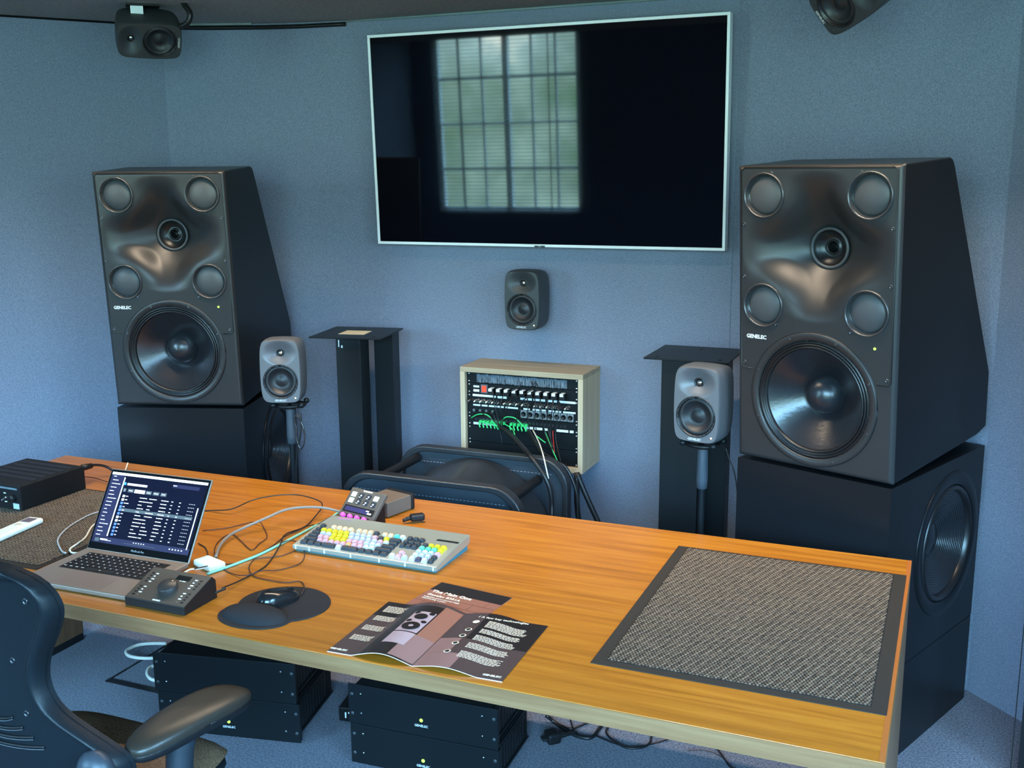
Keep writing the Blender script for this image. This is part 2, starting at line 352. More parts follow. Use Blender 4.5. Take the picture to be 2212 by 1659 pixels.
def make_main(name, label):
    root = thing(name, label, 'loudspeaker', group='large studio main loudspeakers')
    k = circ_keep([(WC[0], WC[1], .176)] + [(a, b, .058) for a, b in MIDS] + [(HC[0], HC[1], .052)])
    mb = MB().grid(lambda u, v: (u * HW, horn_depth(u * HW, v * HH), v * HH), 170, 300, 0, lambda u, v: k(u * HW, v * HH))
    build(mb, 'baffle', 'baffle', root)
    # engraved outline of the moulded waveguide plate
    pts = [(.055, .284), (.022, .284), (.013, .293), (.012, .868), (.022, .879), (.476, .879), (.487, .869), (.487, .294), (.478, .284), (.446, .284)]
    mb = MB().tube([(x, -.0005, z) for x, z in pts], .0016, 5, smooth=False)
    arc = [(WC[0] + .2005 * math.cos(R(t)), -.0008, WC[1] + .2005 * math.sin(R(t))) for t in range(0, 361, 6)]
    mb.tube(arc, .0014, 5, smooth=False); build(mb, 'plate_groove', 'rubber', root)
    # cabinet: side profile extruded across the width, front left open for the baffle
    prof = [(.014, 0), (.014, .884), (.30, .884), (.315, .878), (.328, .862), (.669, .20), (.672, .19), (.671, .012), (.600, .0)]
    mb = MB().prism([(0, y, z) for y, z in prof], (HW, 0, 0), 0, skip=(0,))
    build(mb, 'cabinet', 'cab', root, bevel=.006, seg=3)
    mb = MB().box((.06, .56, -.041), (.44, .60, .01)); build(mb, 'rear_foot', 'black', root)
    for a, b in MIDS: mid_driver(root, a, b)
    hy = .094; c = (HC[0], 0, HC[1])
    mb = MB().lathe(c, (0, 1, 0), [(.060, hy - .006), (.0585, hy - .011), (.053, hy - .010), (.051, hy - .004), (.045, hy + .004), (.030, hy + .016), (.022, hy + .019), (.020, hy + .012), (.0175, hy + .012), (.0165, hy + .02), (.009, hy + .07), (0, hy + .072)], 48)
    h = build(mb, 'tweeter_horn', 'rubber', root)
    build(MB().lathe(c, (0, 1, 0), [(.0602, hy - .006), (.0587, hy - .0115), (.053, hy - .0105), (.0515, hy - .006)], 48), 'throat_ring', 'driver', h)
    build(MB().sphere((HC[0], hy + .062, HC[1]), .009), 'tweeter_dome', 'dome', h)
    c = (WC[0], 0, WC[1]); a = (0, 1, 0)
    mb = MB().lathe(c, a, [(.1995, .0), (.1995, -.003), (.197, -.004), (.180, -.004), (.177, .000), (.176, .014)], 72)
    w = build(mb, 'woofer', 'baffle', root)
    pr = [(.178, .006)]
    for i in range(3):
        r = .175 - i * .008; pr += [(r, .004), (r - .003, -.001), (r - .006, .001), (r - .0075, .008)]
    mb = MB().lathe(c, a, pr + [(.150, .012)], 72); build(mb, 'surround', 'rubber', w)
    mb = MB().lathe(c, a, [(.151, .010), (.148, .012), (.12, .032), (.09, .056), (.065, .074), (.056, .080)], 72); build(mb, 'cone', 'cone', w)
    mb = MB().lathe(c, a, [(.060, .079), (.058, .072), (.055, .062), (.047, .048), (.034, .036), (.018, .029), (0, .027)], 48); build(mb, 'dust_cap', mat('dust_cap_gloss', (.014, .016, .02), .3, spec=.7), w)
    for x, z in ((.11, .862), (.385, .862), (.022, .715), (.477, .715), (.022, .56), (.477, .56), (.13, .425), (.365, .425), (.024, .30), (.474, .30)):
        build(MB().lathe((x, 0, z), (0, -1, 0), [(.0055, -.001), (.0055, .0012), (.004, .0016), (.003, .0004), (0, .0004)], 12), 'screw', 'screw', root)
    for q in range(8):
        t = R(22.5 + q * 45); build(MB().lathe((WC[0] + .189 * math.cos(t), -.004, WC[1] + .189 * math.sin(t)), (0, -1, 0), [(.0038, 0), (.0038, .0012), (.0025, .0004), (0, .0004)], 10), 'screw', 'screw', w)
    text('logo', 'GENELEC', .016, T(.065, -.0012, .382) @ FRONT, 'logo', root, bold=.0005)
    build(MB().lathe((.437, 0, .386), (0, -1, 0), [(.0038, -.001), (.0038, .0015), (0, .002)], 12), 'power_lamp', 'green', root)
    return root
def ripple_driver(parent, name, c, axis):
    mb = MB().lathe(c, axis, [(.232, -.002), (.232, .002), (.230, .003), (.192, .003), (.188, 0), (.187, -.012)], 72); o = build(mb, name, 'cab', parent)
    pr = [(.188, -.010), (.183, .002), (.176, .006), (.170, .002), (.166, -.012)]
    build(MB().lathe(c, axis, pr, 72), 'surround', 'rubber', o)
    pr = []; r = .166; h = -.012
    while r > .06: pr += [(r, h), (r - .0035, h + .0014), (r - .007, h - .0012)]; r -= .007; h -= .0030
    pr += [(.055, h), (.04, h + .012), (0, h + .018)]
    build(MB().lathe(c, axis, pr, 72), 'cone', 'cone', o)
def side_panel(mb, x, d, z0, z1, cy, cz, r):
    angs = sorted([2 * PI * k / 64 for k in range(64)] + [math.atan2(zz - cz, yy - cy) % (2 * PI) for yy in (0, d) for zz in (z0, z1)])
    inn = []; out = []
    for t in angs:
        c, s_ = math.cos(t), math.sin(t); k = 1e9
        if c > 1e-9: k = min(k, (d - cy) / c)
        if c < -1e-9: k = min(k, -cy / c)
        if s_ > 1e-9: k = min(k, (z1 - cz) / s_)
        if s_ < -1e-9: k = min(k, (z0 - cz) / s_)
        inn.append((x, cy + r * c, cz + r * s_)); out.append((x, cy + k * c, cz + k * s_))
    n = len(angs); mb.add(inn + out, [(i, (i + 1) % n, n + (i + 1) % n, n + i) for i in range(n)])
def make_bass(name, label):
    root = thing(name, label, 'loudspeaker', group='bass cabinets under the main loudspeakers')
    z0, z1, d = .3065, .891, .672
    mb = MB()
    mb.add([(0, 0, z0), (.5, 0, z0), (.5, 0, z1), (0, 0, z1), (0, d, z0), (.5, d, z0), (.5, d, z1), (0, d, z1)], [(0, 1, 2, 3), (5, 4, 7, 6), (3, 2, 6, 7), (1, 0, 4, 5)])
    side_panel(mb, 0, d, z0, z1, .425, .62, .19); side_panel(mb, .5, d, z0, z1, .425, .62, .19)
    me_o = build(mb, 'cabinet', 'cab', root); 
    import bmesh
    bm = bmesh.new(); bm.from_mesh(me_o.data); bmesh.ops.remove_doubles(bm, verts=bm.verts, dist=1e-4); bmesh.ops.recalc_face_normals(bm, faces=bm.faces); bm.to_mesh(me_o.data); bm.free()
    b = me_o.modifiers.new('bevel', 'BEVEL'); b.width = .006; b.segments = 3; b.limit_method = 'ANGLE'; b.angle_limit = R(50)
    build(MB().box((0, 0, 0), (.5, d, .3045)), 'plinth', 'cab', root, bevel=.003)
    ripple_driver(root, 'side_woofer', (.5, .425, .62), (1, 0, 0)); ripple_driver(root, 'side_woofer', (0, .425, .62), (-1, 0, 0))
    return root
BOX = [(-2.8958, .1632, .3098), (-.5323, .2974, -.3795)]
main = make_main('main_loudspeaker', 'tall black upper loudspeaker with a big woofer, standing left of the wall screen')
bass = make_bass('bass_loudspeaker', 'plain black bass cabinet standing under the left big loudspeaker, behind the laptop')
snapshot()
TILT = .0617
main.location = (BOX[0][0], BOX[0][1], .900); main.rotation_euler = (TILT, 0, BOX[0][2])
bass.location = (BOX[0][0], BOX[0][1], 0); bass.rotation_euler = (0, 0, BOX[0][2])
m2 = copy_tree(main); m2.location = (BOX[1][0], BOX[1][1], .900); m2.rotation_euler = (TILT, 0, BOX[1][2])
m2['label'] = 'tall black upper loudspeaker with a big woofer, standing right of the wall screen'
b2 = copy_tree(bass); b2.location = (BOX[1][0], BOX[1][1], 0); b2.rotation_euler = (0, 0, BOX[1][2])
b2['label'] = 'black bass cabinet with a round side woofer standing under the right big loudspeaker'

# ================================================================ small two-way loudspeakers
def sqse(u, v, n=8.0):                                               # square (-1..1) to superellipse
    m = max(abs(u), abs(v))
    if m < 1e-6: return 0, 0
    bu, bv = u / m, v / m; k = (abs(bu) ** n + abs(bv) ** n) ** (-1 / n)
    return bu * k * m, bv * k * m
SWID, SHGT, SDEP = .155, .240, .142
TWC = (0, .067); WOC = (0, -.036)                                     # relative to the front centre, full size
def make_small(name, label, body='grey', lamp='amber', group='small grey two way loudspeakers', horiz=False):
    root = thing(name, label, 'loudspeaker', group=group)
    W, H, D = SWID, SHGT, SDEP
    def barrel(p, q): return p * (1 - .07 * q * q), q * (1 - .03 * p * p)
    secs = [(0, .935, .955), (.004, .965, .975), (.012, .985, .99), (.05, 1, 1), (.09, .99, .985), (.12, .93, .93), (.137, .84, .86), (.142, .70, .74)]
    n = 72; mb = MB(); vs = []
    ring = []
    for k in range(n):
        t = 2 * PI * k / n; c, s_ = math.cos(t), math.sin(t); kk = (abs(c) ** 8 + abs(s_) ** 8) ** (-1 / 8); ring.append((c * kk, s_ * kk))
    for y, sx, sz in secs:
        for p, q in ring:
            a, b = barrel(p, q); vs.append((a * W / 2 * sx, y, b * H / 2 * sz))
    fs = [(i * n + k, i * n + (k + 1) % n, (i + 1) * n + (k + 1) % n, (i + 1) * n + k) for i in range(len(secs) - 1) for k in range(n)]
    fs.append(tuple((len(secs) - 1) * n + k for k in range(n)))
    mb.add(vs, fs, 0, True)
    def front(u, v):
        p, q = sqse(2 * u - 1, 2 * v - 1); a, b = barrel(p, q); x, z = a * W / 2 * .935, b * H / 2 * .955
        dx, dz = x - TWC[0], z - TWC[1]; r = math.hypot(dx / .064, dz / (.052 if dz > 0 else .044)); t = min(max((r - .22) / .78, 0), 1)
        return (x, .020 * (1 - t) ** 1.6 * (1 + .5 * t), z)
    def keep(u, v):
        x, y, z = front(u, v); return (x - WOC[0]) ** 2 + (z - WOC[1]) ** 2 > .0595 ** 2 and (x - TWC[0]) ** 2 + (z - TWC[1]) ** 2 > .0125 ** 2
    mb.grid(front, 60, 84, 0, keep)
    build(mb, 'cabinet', body, root)
    a = (0, 1, 0); c = (WOC[0], 0, WOC[1])
    w = build(MB().lathe(c, a, [(.0645, .002), (.0645, -.001), (.063, -.002), (.061, -.0015), (.060, .003), (.056, .006)], 48), 'woofer', 'rubber', root)
    build(MB().lathe(c, a, [(.057, .006), (.053, .002), (.047, .004), (.045, .007), (.034, .016), (.024, .021), (.021, .020), (.011, .015), (0, .0135)], 48), 'cone', mat('small_cone', (.016, .018, .021), .42), w)
    c = (TWC[0], 0, TWC[1])
    t_ = build(MB().lathe(c, a, [(.0165, .020), (.0155, .0175), (.0135, .018), (.012, .024), (.009, .026)], 32), 'tweeter', 'rubber', root)
    build(MB().lathe(c, a, [(.0105, .026), (.009, .021), (.005, .0175), (0, .0165)], 24), 'dome', 'dome', t_)
    if horiz: text('logo', 'GENELEC', .0105, T(0, -.001, -.107) @ FRONT, 'logo', root)
    else: text('logo', 'GENELEC', .0105, T(-.002, -.001, -.1065) @ FRONT, 'logo', root)
    build(MB().lathe((.052, 0, -.097), (0, -1, 0), [(.0028, -.002), (.0028, .001), (0, .0014)], 12), 'power_lamp', lamp, root)
    return root
sm = make_small('small_loudspeaker', 'small grey two way loudspeaker on a thin pole stand, beside the left big loudspeaker')
cs = make_small('ceiling_loudspeaker', 'dark grey loudspeaker hung sideways from the ceiling at the top left corner', 'greyd', 'screw', 'dark loudspeakers under the ceiling', True)
cw = make_small('wall_loudspeaker', 'small dark grey two way loudspeaker on the wall under the screen', 'greyd', 'amber', 'small two way loudspeaker on the wall')
snapshot()
sm.location = (-2.262 + .07, .2167 + .028, .9416 + .120); sm.rotation_euler = (R(0), 0, .3766)
s2 = copy_tree(sm); s2.location = (-.666, .284, .928 + .121); s2.rotation_euler = (R(0), 0, -.19); s2.scale = (1.03, 1.03, 1.03)
s2['label'] = 'small grey loudspeaker on a thin pole stand, in front of the right big loudspeaker'
cw.location = (-1.521, .935, 1.271)
build(MB().box((-.02, .135, -.03), (.02, .184, .03)), 'wall_bracket', 'black', cw)
# hung loudspeakers: local x of the copy turned so that the tweeter is at the left
def hang(o, p, yaw, tilt, roll, sc):
    o.rotation_euler = (Matrix.Rotation(yaw, 3, 'Z') @ Matrix.Rotation(tilt, 3, 'X') @ Matrix.Rotation(roll, 3, 'Y')).to_euler(); o.location = p; o.scale = (sc,) * 3
def hang_bracket(at, top):
    pass
s3 = copy_tree(cs); s3['label'] = 'dark loudspeaker hung from the ceiling at the top right, cut off by the frame'
hang(cs, (-2.80, .385, 2.262), .8276, .62, -PI / 2, .98)
hang(s3, (-.285, .31, 2.232), -.62, .55, PI / 2 * .78, 1.0)
for nm, p, lab, cat in (('ceiling_bracket', (-2.85, .40, 2.335), 'black bracket with white tag holding the ceiling loudspeaker at the top left', 'bracket'),
                   ('ceiling_bracket', (-.20, .42, 2.33), 'black bracket holding the ceiling loudspeaker at the top right', 'bracket')):
    r = thing(nm, lab, cat, (p[0], p[1], CEIL), .75 if p[0] < -2 else -.6)
    h = CEIL - p[2]
    build(MB().box((-.05, -.035, -.008), (.07, .05, 0)), 'ceiling_plate', 'black', r, bevel=.002)
    build(MB().box((-.055, -.02, -h), (.055, .03, -h + .012)).box((-.01, 0, -h), (.012, .03, 0)), 'yoke', 'black', r, bevel=.002)
    if p[0] < -2: build(MB().box((-.035, -.037, -.040), (.01, -.030, -.010)), 'tag_plate', 'bezel', r)

# ================================================================ stands
def make_pole_stand(label, x, y, z, a):
    r = thing('pole_stand', label, 'stand', (x, y, 0), a, 'thin pole stands')
    build(MB().lathe((0, 0, 0), (0, 0, 1), [(0, .0), (.10, 0), (.10, .012), (.03, .02), (.014, .03), (0, .03)], 32), 'base', 'black', r)
    build(MB().cyl((0, 0, .02), (0, 0, z - .15), .0105).cyl((0, 0, z - .03), (0, 0, z - .022), .02), 'pole', 'stand', r)
    build(MB().lathe((0, 0, z - .165), (0, 0, 1), [(.011, 0), (.017, .004), (.0185, .03), (.0165, .14)], 24), 'grip_sleeve', mat('grip_grey', (.05, .06, .075), .35), r)
    mb = MB().tube([(.055 * math.cos(R(t)) * 1.0, .045 * math.sin(R(t)), z - .014) for t in range(0, 361, 15)], .0065, 8, smooth=False)
    mb.box((-.055, -.006, z - .02), (.055, .006, z - .010)).box((-.006, -.045, z - .02), (.006, .045, z - .010)); p = build(mb, 'support_ring', 'black', r)
    for sx in (-1, 1):
        for sy in (-1, 1): build(MB().sphere((sx * .052, sy * .042, z - .008), .011), 'foot', 'stand', p)
    return r
make_pole_stand('thin black pole stand carrying the small loudspeaker beside the left big loudspeaker', -2.197, .305, .9416, .3766)
make_pole_stand('thin black pole stand carrying the small loudspeaker in front of the right big loudspeaker', -.654, .348, .925, -.19)
def make_column_stand(label, x, y, a, cols, paper, z=1.13):
    r = thing('loudspeaker_stand', label, 'stand', (x, y, 0), a, 'heavy black steel column stands')
    build(MB().box((0, 0, z - .006), (.298, .298, z)), 'top_plate', 'stand', r, bevel=.001)
    build(MB().box((-.02, -.01, 0), (.33, .35, .01)), 'base_plate', 'stand', r)
    for x0, y0, x1, y1 in cols: build(MB().box((x0, y0, .01), (x1, y1, z - .006)), 'column', 'stand', r, bevel=.0015)
    for i in range(3):
        build(MB().cyl((.04 + i * .11, .04 + (i % 2) * .2, z), (.04 + i * .11, .04 + (i % 2) * .2, z + .0015), .007), 'bolt', 'black', r)
    if paper:
        build(MB().box((.09, .09, z), (.20, .19, z + .0006)), 'paper_label', 'paper', r)
        mb = MB().box((.113, .0290, z - .043), (.117, .0299, z - .014)); mb.box((.125, .0290, z - .046), (.131, .0299, z - .036)); build(mb, 'white_mark', 'logo', r)
    return r
make_column_stand('heavy black steel stand with a paper label on its square top', -2.315, .622, .18, [(.102, .030, .205, .13), (.205, .19, .288, .27), (.045, .20, .09, .27)], True)
make_column_stand('heavy black steel stand with a square top, mostly hidden behind the right small loudspeaker', -.933, .622, 0.0, [(.058, .03, .195, .13), (.175, .19, .262, .27)], False)
# ================================================================ wall screen
tv = thing('television', 'large black wall screen in a thin white frame, tilted down from the wall', 'television', (-2.224, 1.043, 1.4752), (.0407, 0, 0))
TW, TH = 1.4801, .8467
mb = MB(); b_ = .011
for a, b in (((0, -.004, 0), (TW, .045, b_)), ((0, -.004, TH - b_), (TW, .045, TH)), ((0, -.004, b_), (b_, .045, TH - b_)), ((TW - b_, -.004, b_), (TW, .045, TH - b_))): mb.box(a, b)
build(mb, 'frame', 'bezel', tv, bevel=.0015)
build(MB().box((b_, 0, b_), (TW - b_, .002, TH - b_)), 'screen', 'tvglass', tv)
build(MB().box((b_, .002, b_), (TW - b_, .042, TH - b_)), 'back_cover', 'black', tv)
build(MB().box((TW * .35, .042, .25), (TW * .65, .052, .6)), 'wall_mount', 'black', tv)
build(MB().box((TW / 2 - .022, -.0055, -.001), (TW / 2 + .022, .01, .006)), 'badge', 'greyd', tv)
text('logo', 'LG', .008, T(TW / 2, -.0062, .0035) @ FRONT, 'logo', tv)

# ================================================================ wooden wall rack with its units
RX0, RX1, RZ0, RZ1, RY0, RY1 = -1.7821, -1.2521, .5947, .9952, .903, 1.118
rk = thing('wall_rack', 'pale oak box rack fixed to the wall under the small wall loudspeaker', 'rack', (RX0, RY0, RZ0))
W_, H_, D_ = RX1 - RX0, RZ1 - RZ0, RY1 - RY0; t = .021
build(MB().box((0, 0, H_ - t), (W_, D_, H_)), 'top_board', wood('rack_wood_x', S(150, 132, 106), S(168, 150, 122), S(182, 164, 136), 0, 60, .6), rk, bevel=.001)
build(MB().box((0, 0, 0), (W_, D_, t)), 'bottom_board', 'rackwood', rk, bevel=.001)
for x in (0, W_ - t): build(MB().box((x, 0, t), (x + t, D_, H_ - t)), 'side_board', 'rackwood', rk, bevel=.001)
build(MB().box((t, D_ - .012, t), (W_ - t, D_, H_ - t)), 'back_board', 'rackwood', rk)
for x in (t, W_ - t - .014): build(MB().box((x, .022, t), (x + .014, .03, H_ - t)), 'rack_rail', 'rackblk', rk)
UX0 = -1.7585; UW = .4830; FY = .921
def unit(name, label, z, h, depth=.12, m='rackblk', cat='rack unit', ears=True):
    r = thing(name, label, cat, (UX0, FY, z))
    build(MB().box((0, 0, .0008), (UW, .003, h - .0008)).box((.025, .003, .002), (UW - .025, depth, h - .002)), 'front_panel', m, r)
    if ears:
        for x in (.009, UW - .009):
            for zz in ((.007, h - .007) if h < .1 else (.007, h / 2, h - .007)):
                build(MB().lathe((x, 0, zz), (0, -1, 0), [(.0038, -.001), (.0038, .0015), (.002, .0025), (0, .0025)], 10), 'rack_screw', 'steel', r)
    return r
U = .0445; top = .9725
u = unit('brush_panel', 'black rack panel with a strip of grey bristles, at the top of the oak rack', top - U, U)
mb = MB()
for i in range(90):
    x = .045 + i * (.39 / 90); dz = random.uniform(-.002, .002); mb.box((x, -.004 - random.random() * .004, .005 + dz), (x + .0038, 0, U - .006 + dz))
build(mb, 'bristles', tex(mat('bristle_grey', S(86, 100, 112), .8), scale=(300, 1, 30), nscale=1, c0=S(30, 38, 46), c1=S(120, 136, 148)), u)
u = unit('power_distributor', 'black rack power strip with a red lit switch and a row of black plugs', top - 2 * U, U)
build(MB().box((.062, -.003, .004), (.092, .0, U - .004)), 'switch_frame', 'grey', u)
build(MB().box((.068, -.0055, .010), (.086, -.002, U - .010)), 'red_switch', mat('red_lamp', (.6, .02, .01), .3, emit=(1, .06, .02), es=1.1), u)
mb = MB(); mb.box((.028, -.0006, .026), (.054, 0, .034)).box((.028, -.0006, .008), (.054, 0, .018)); build(mb, 'white_text_block', 'logo', u)
for i in range(10):
    x = .104 + i * .034; pl = build(MB().box((x, -.030, .006), (x + .024, 0, .030)), 'plug', 'black', u, bevel=.002)
    build(MB().box((x + .004, -.031, .020), (x + .019, -.0015, .0312)), 'plug_label', 'logo', pl)
u = unit('connector_panel', 'black rack panel with white label strips, two rows of sockets and angled silver plugs', top - 4 * U, 2 * U)
mb = MB()
for a, b, z in ((.024, .128, .078), (.135, .175, .077), (.235, .285, .078), (.292, .318, .078), (.324, .342, .078), (.350, .372, .078), (.378, .392, .078), (.402, .470, .078)): mb.box((a, -.0006, z), (b, 0, z + .009))
for a, b, z in ((.026, .058, .038), (.064, .090, .038), (.096, .130, .038), (.134, .146, .038), (.150, .162, .038), (.170, .225, .038), (.248, .276, .038), (.288, .318, .038), (.322, .345, .038), (.352, .380, .038), (.386, .410, .038), (.418, .470, .038)): mb.box((a, -.0006, z), (b, 0, z + .007))
build(mb, 'label_strip', 'logo', u)
for i in range(17):
    x = .022 + i * .0262
    build(MB().lathe((x, 0, .060), (0, -1, 0), [(.010, 0), (.010, .001), (.007, .003), (.007, .006), (0, .006)], 12).tube([(x, -.006, .060), (x - .003, -.018, .064), (x - .010, -.026, .057)], [.006, .005, .004], 8), 'silver_plug', 'dome' if i % 5 else 'screw', u)
for i in range(4): build(MB().cyl((.034 + i * .0275, -.012, .022), (.034 + i * .0275, 0, .022), .006, 12), 'small_knob', 'dome', u)
for i in range(8):
    x = .236 + i * .0285
    s_ = build(MB().box((x, -.0012, .004), (x + .026, 0, .036)), 'square_socket', mat('socket_silver', (.42, .44, .45), .35, metal=.8) if i == 0 else bpy.data.materials['socket_silver'], u, bevel=.001)
    build(MB().lathe((x + .013, -.001, .020), (0, -1, 0), [(.0105, 0), (.0105, .0018), (.009, .0018), (.009, .0003), (0, .0003)], 18), 'socket_hole', 'black', s_)
u = unit('network_patchbay', 'black rack patch panel with green network plugs above two blank panels', top - 5 * U, U)
mb = MB()
for i in range(24): mb.box((.034 + i * .0168, -.0008, .022), (.044 + i * .0168, 0, .033))
build(mb, 'port_row', 'screw', u)
mb = MB()
for a, b in ((.026, .060), (.066, .100), (.106, .130), (.25, .29), (.296, .33), (.336, .352), (.390, .440), (.446, .462)): build(MB().box((a, -.0006, .004), (b, 0, .014)), 'label_strip', 'logo', u)
for i in range(12):
    x = .060 + i * .0165 + (.02 if i > 6 else 0); build(MB().box((x, -.020, .016), (x + .010, 0, .026)).tube([(x + .005, -.018, .021), (x + .006, -.032, .016), (x + .012, -.036, .002)], .003, 6), 'network_plug', 'cable_green', u)
z = top - 5 * U
u = unit('blank_panel', 'plain black blank panel directly under the green plugs in the oak rack', z - .066, .066, .01)
u = unit('blank_panel', 'plain black blank panel at the bottom of the oak rack', RZ0 + t + .0005, z - .066 - RZ0 - t - .0008, .01)

# ================================================================ desk
DW, DD, DZ, DT = 3.0099, 1.0774, .73, .038
dk = thing('desk', 'long orange wooden desk with pale front edge and panel ends', 'desk', (0, 0, 0))
build(MB().box((-DW, -DD + .0015, DZ - DT), (0, 0, DZ)), 'tabletop', 'desk', dk, bevel=.0008)
build(MB().box((-DW, -DD, DZ - DT), (0, -DD + .0015, DZ - .0016)), 'front_edge', 'desk_edge', dk)
build(MB().box((-.036, -DD + .012, .03), (-.0006, -.004, DZ - DT)), 'end_panel', 'desk_end_shaded', dk)
build(MB().box((-DW + .0006, -DD + .012, .03), (-DW + .036, -.03, DZ - DT)), 'end_panel', 'desk_end_shaded', dk)
for x in (-.034, -DW + .004): build(MB().box((x, -DD + .03, 0), (x + .03, -.03, .03)), 'plinth', 'black', dk)

build(MB().box((-.0105, -DD + .002, DZ), (-.0003, -.0005, DZ + .0003)), 'edge_strip', mat('edge_strip_wood', S(160, 92, 42), .35), dk)
# ribbed entrance mats used as desk mats
def ribbed(w, d, pitch=.0078):
    nu, nv = int(w / .0019), int(d / .0021)
    def f(u, v):
        x, y = u * w, v * d; row = y / (pitch * 1.05); k = math.floor(row); fy = row - k
        ph = x / pitch - k * .42; h = (abs(math.sin(PI * ph)) ** .7) * (math.sin(PI * fy) ** .6)
        j = math.sin(k * 12.9 + math.floor(ph) * 78.2) * .5 + .5
        ed = min(x, w - x, y, d - y); h *= min(1, ed / .004 + .1)
        return (x, y, .0012 + .0042 * h * (.75 + .4 * j))
    return MB().grid(f, nu, nv)
def pile_material():
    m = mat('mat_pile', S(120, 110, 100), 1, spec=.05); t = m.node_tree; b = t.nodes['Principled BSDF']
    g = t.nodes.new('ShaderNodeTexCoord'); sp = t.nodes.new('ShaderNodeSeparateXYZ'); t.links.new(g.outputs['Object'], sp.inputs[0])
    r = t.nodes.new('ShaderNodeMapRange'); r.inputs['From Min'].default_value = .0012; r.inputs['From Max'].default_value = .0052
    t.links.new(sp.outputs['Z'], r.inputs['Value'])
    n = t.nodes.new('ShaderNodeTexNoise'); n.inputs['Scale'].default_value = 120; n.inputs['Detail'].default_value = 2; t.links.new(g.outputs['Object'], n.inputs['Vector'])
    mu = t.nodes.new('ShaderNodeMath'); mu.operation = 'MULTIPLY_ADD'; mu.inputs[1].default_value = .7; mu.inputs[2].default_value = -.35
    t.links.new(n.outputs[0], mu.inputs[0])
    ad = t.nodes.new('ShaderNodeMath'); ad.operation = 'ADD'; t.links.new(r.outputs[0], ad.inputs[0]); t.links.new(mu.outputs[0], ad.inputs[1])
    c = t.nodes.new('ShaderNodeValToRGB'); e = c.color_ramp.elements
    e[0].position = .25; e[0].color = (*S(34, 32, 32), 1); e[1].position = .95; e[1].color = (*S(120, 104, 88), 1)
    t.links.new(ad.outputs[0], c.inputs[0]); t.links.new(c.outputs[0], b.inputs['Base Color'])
    return m
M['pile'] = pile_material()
M['matrub'] = mat('mat_rubber', S(44, 40, 36), .8, spec=.25)
def desk_mat(label, x0, y0, w, d, a, border):
    r = thing('desk_mat', label, 'mat', (x0, y0, DZ), a, 'ribbed grey mats on the desk')
    build(MB().box((0, 0, 0), (w, d, .0018)), 'rubber_backing', 'matrub', r)
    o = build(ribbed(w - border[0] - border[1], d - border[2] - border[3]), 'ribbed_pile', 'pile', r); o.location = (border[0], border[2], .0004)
desk_mat('ribbed grey brown mat with dark border at the empty right end of the desk', -.6125, -.900, .6045, .778, 0, (.028, .030, .022, .012))
desk_mat('ribbed grey brown mat at the left end of the desk under the black amplifier box', -2.96, -.935, .79, .622, 0, (.02, .012, .02, .012))

# ---------------------------------------------------------------- black box amplifier on the left mat
am = thing('desktop_amplifier', 'black metal amplifier box with cooling ridges, standing on the left mat', 'amplifier', (-2.868, -.575, DZ + .006), -.03)
aw, ad, ah = .265, .262, .078
build(MB().box((0, .006, 0), (aw, ad, ah)), 'case', 'blackm', am, bevel=.002)
fp = build(MB().box((-.001, 0, 0), (aw + .001, .006, ah + .001)), 'front_panel', 'black', am, bevel=.0015)
mb = MB()
for i in range(5):
    y = .07 + i * .036
    for j in range(26): mb.box((.02 + j * .0088, y, ah), (.0262 + j * .0088, y + .020, ah + .0016))
build(mb, 'cooling_ridges', mat('ridge_black', (.014, .013, .018), .5), am)
build(MB().lathe((aw - .030, 0, .040), (0, -1, 0), [(.011, 0), (.011, .012), (.009, .014), (0, .014)], 24), 'small_knob', 'black', am)
build(MB().lathe((aw - .125, 0, .038), (0, -1, 0), [(.024, 0), (.024, .02), (.021, .022), (0, .022)], 32), 'volume_knob', 'black', am)
build(MB().cyl((aw - .066, 0, .036), (aw - .070, -.014, .031), .0028, 10).lathe((aw - .066, 0, .036), (0, -1, 0), [(.005, 0), (.004, .002), (0, .002)], 12), 'toggle_switch', 'dome', am)
build(MB().box((.04, -.0006, .066), (aw - .012, 0, .072)), 'pale_stripe', mat('pale_stripe', S(104, 116, 122), .5), am)
mb = MB().box((aw - .072, -.0006, .050), (aw - .062, 0, .053)).box((aw - .070, -.0006, .022), (aw - .060, 0, .025)); build(mb, 'switch_marks', 'logo', am)
build(MB().box((aw - .034, -.0006, .004), (aw - .008, 0, .022)).box((aw - .030, -.0008, .012), (aw - .028, -.0006, .020)), 'sticker', mat('sticker_pale', S(176, 188, 204), .4), am)
# ---------------------------------------------------------------- white remote control
rm = thing('remote_control', 'white remote control with a small grey display lying on the left mat', 'remote control', (-2.463, -.735, DZ + .0058), .10)
build(MB().box((-.027, -.115, 0), (.027, .09, .017)), 'body', 'white', rm, bevel=.007, seg=4)
build(MB().box((-.018, .040, .0165), (.016, .076, .0174)), 'display', mat('remote_lcd', S(104, 94, 104), .3), rm)
build(MB().lathe((0, .012, .017), (0, 0, 1), [(.010, -.001), (.010, .0008), (0, .0012)], 20), 'round_button', mat('button_cream', S(206, 202, 184), .5), rm)
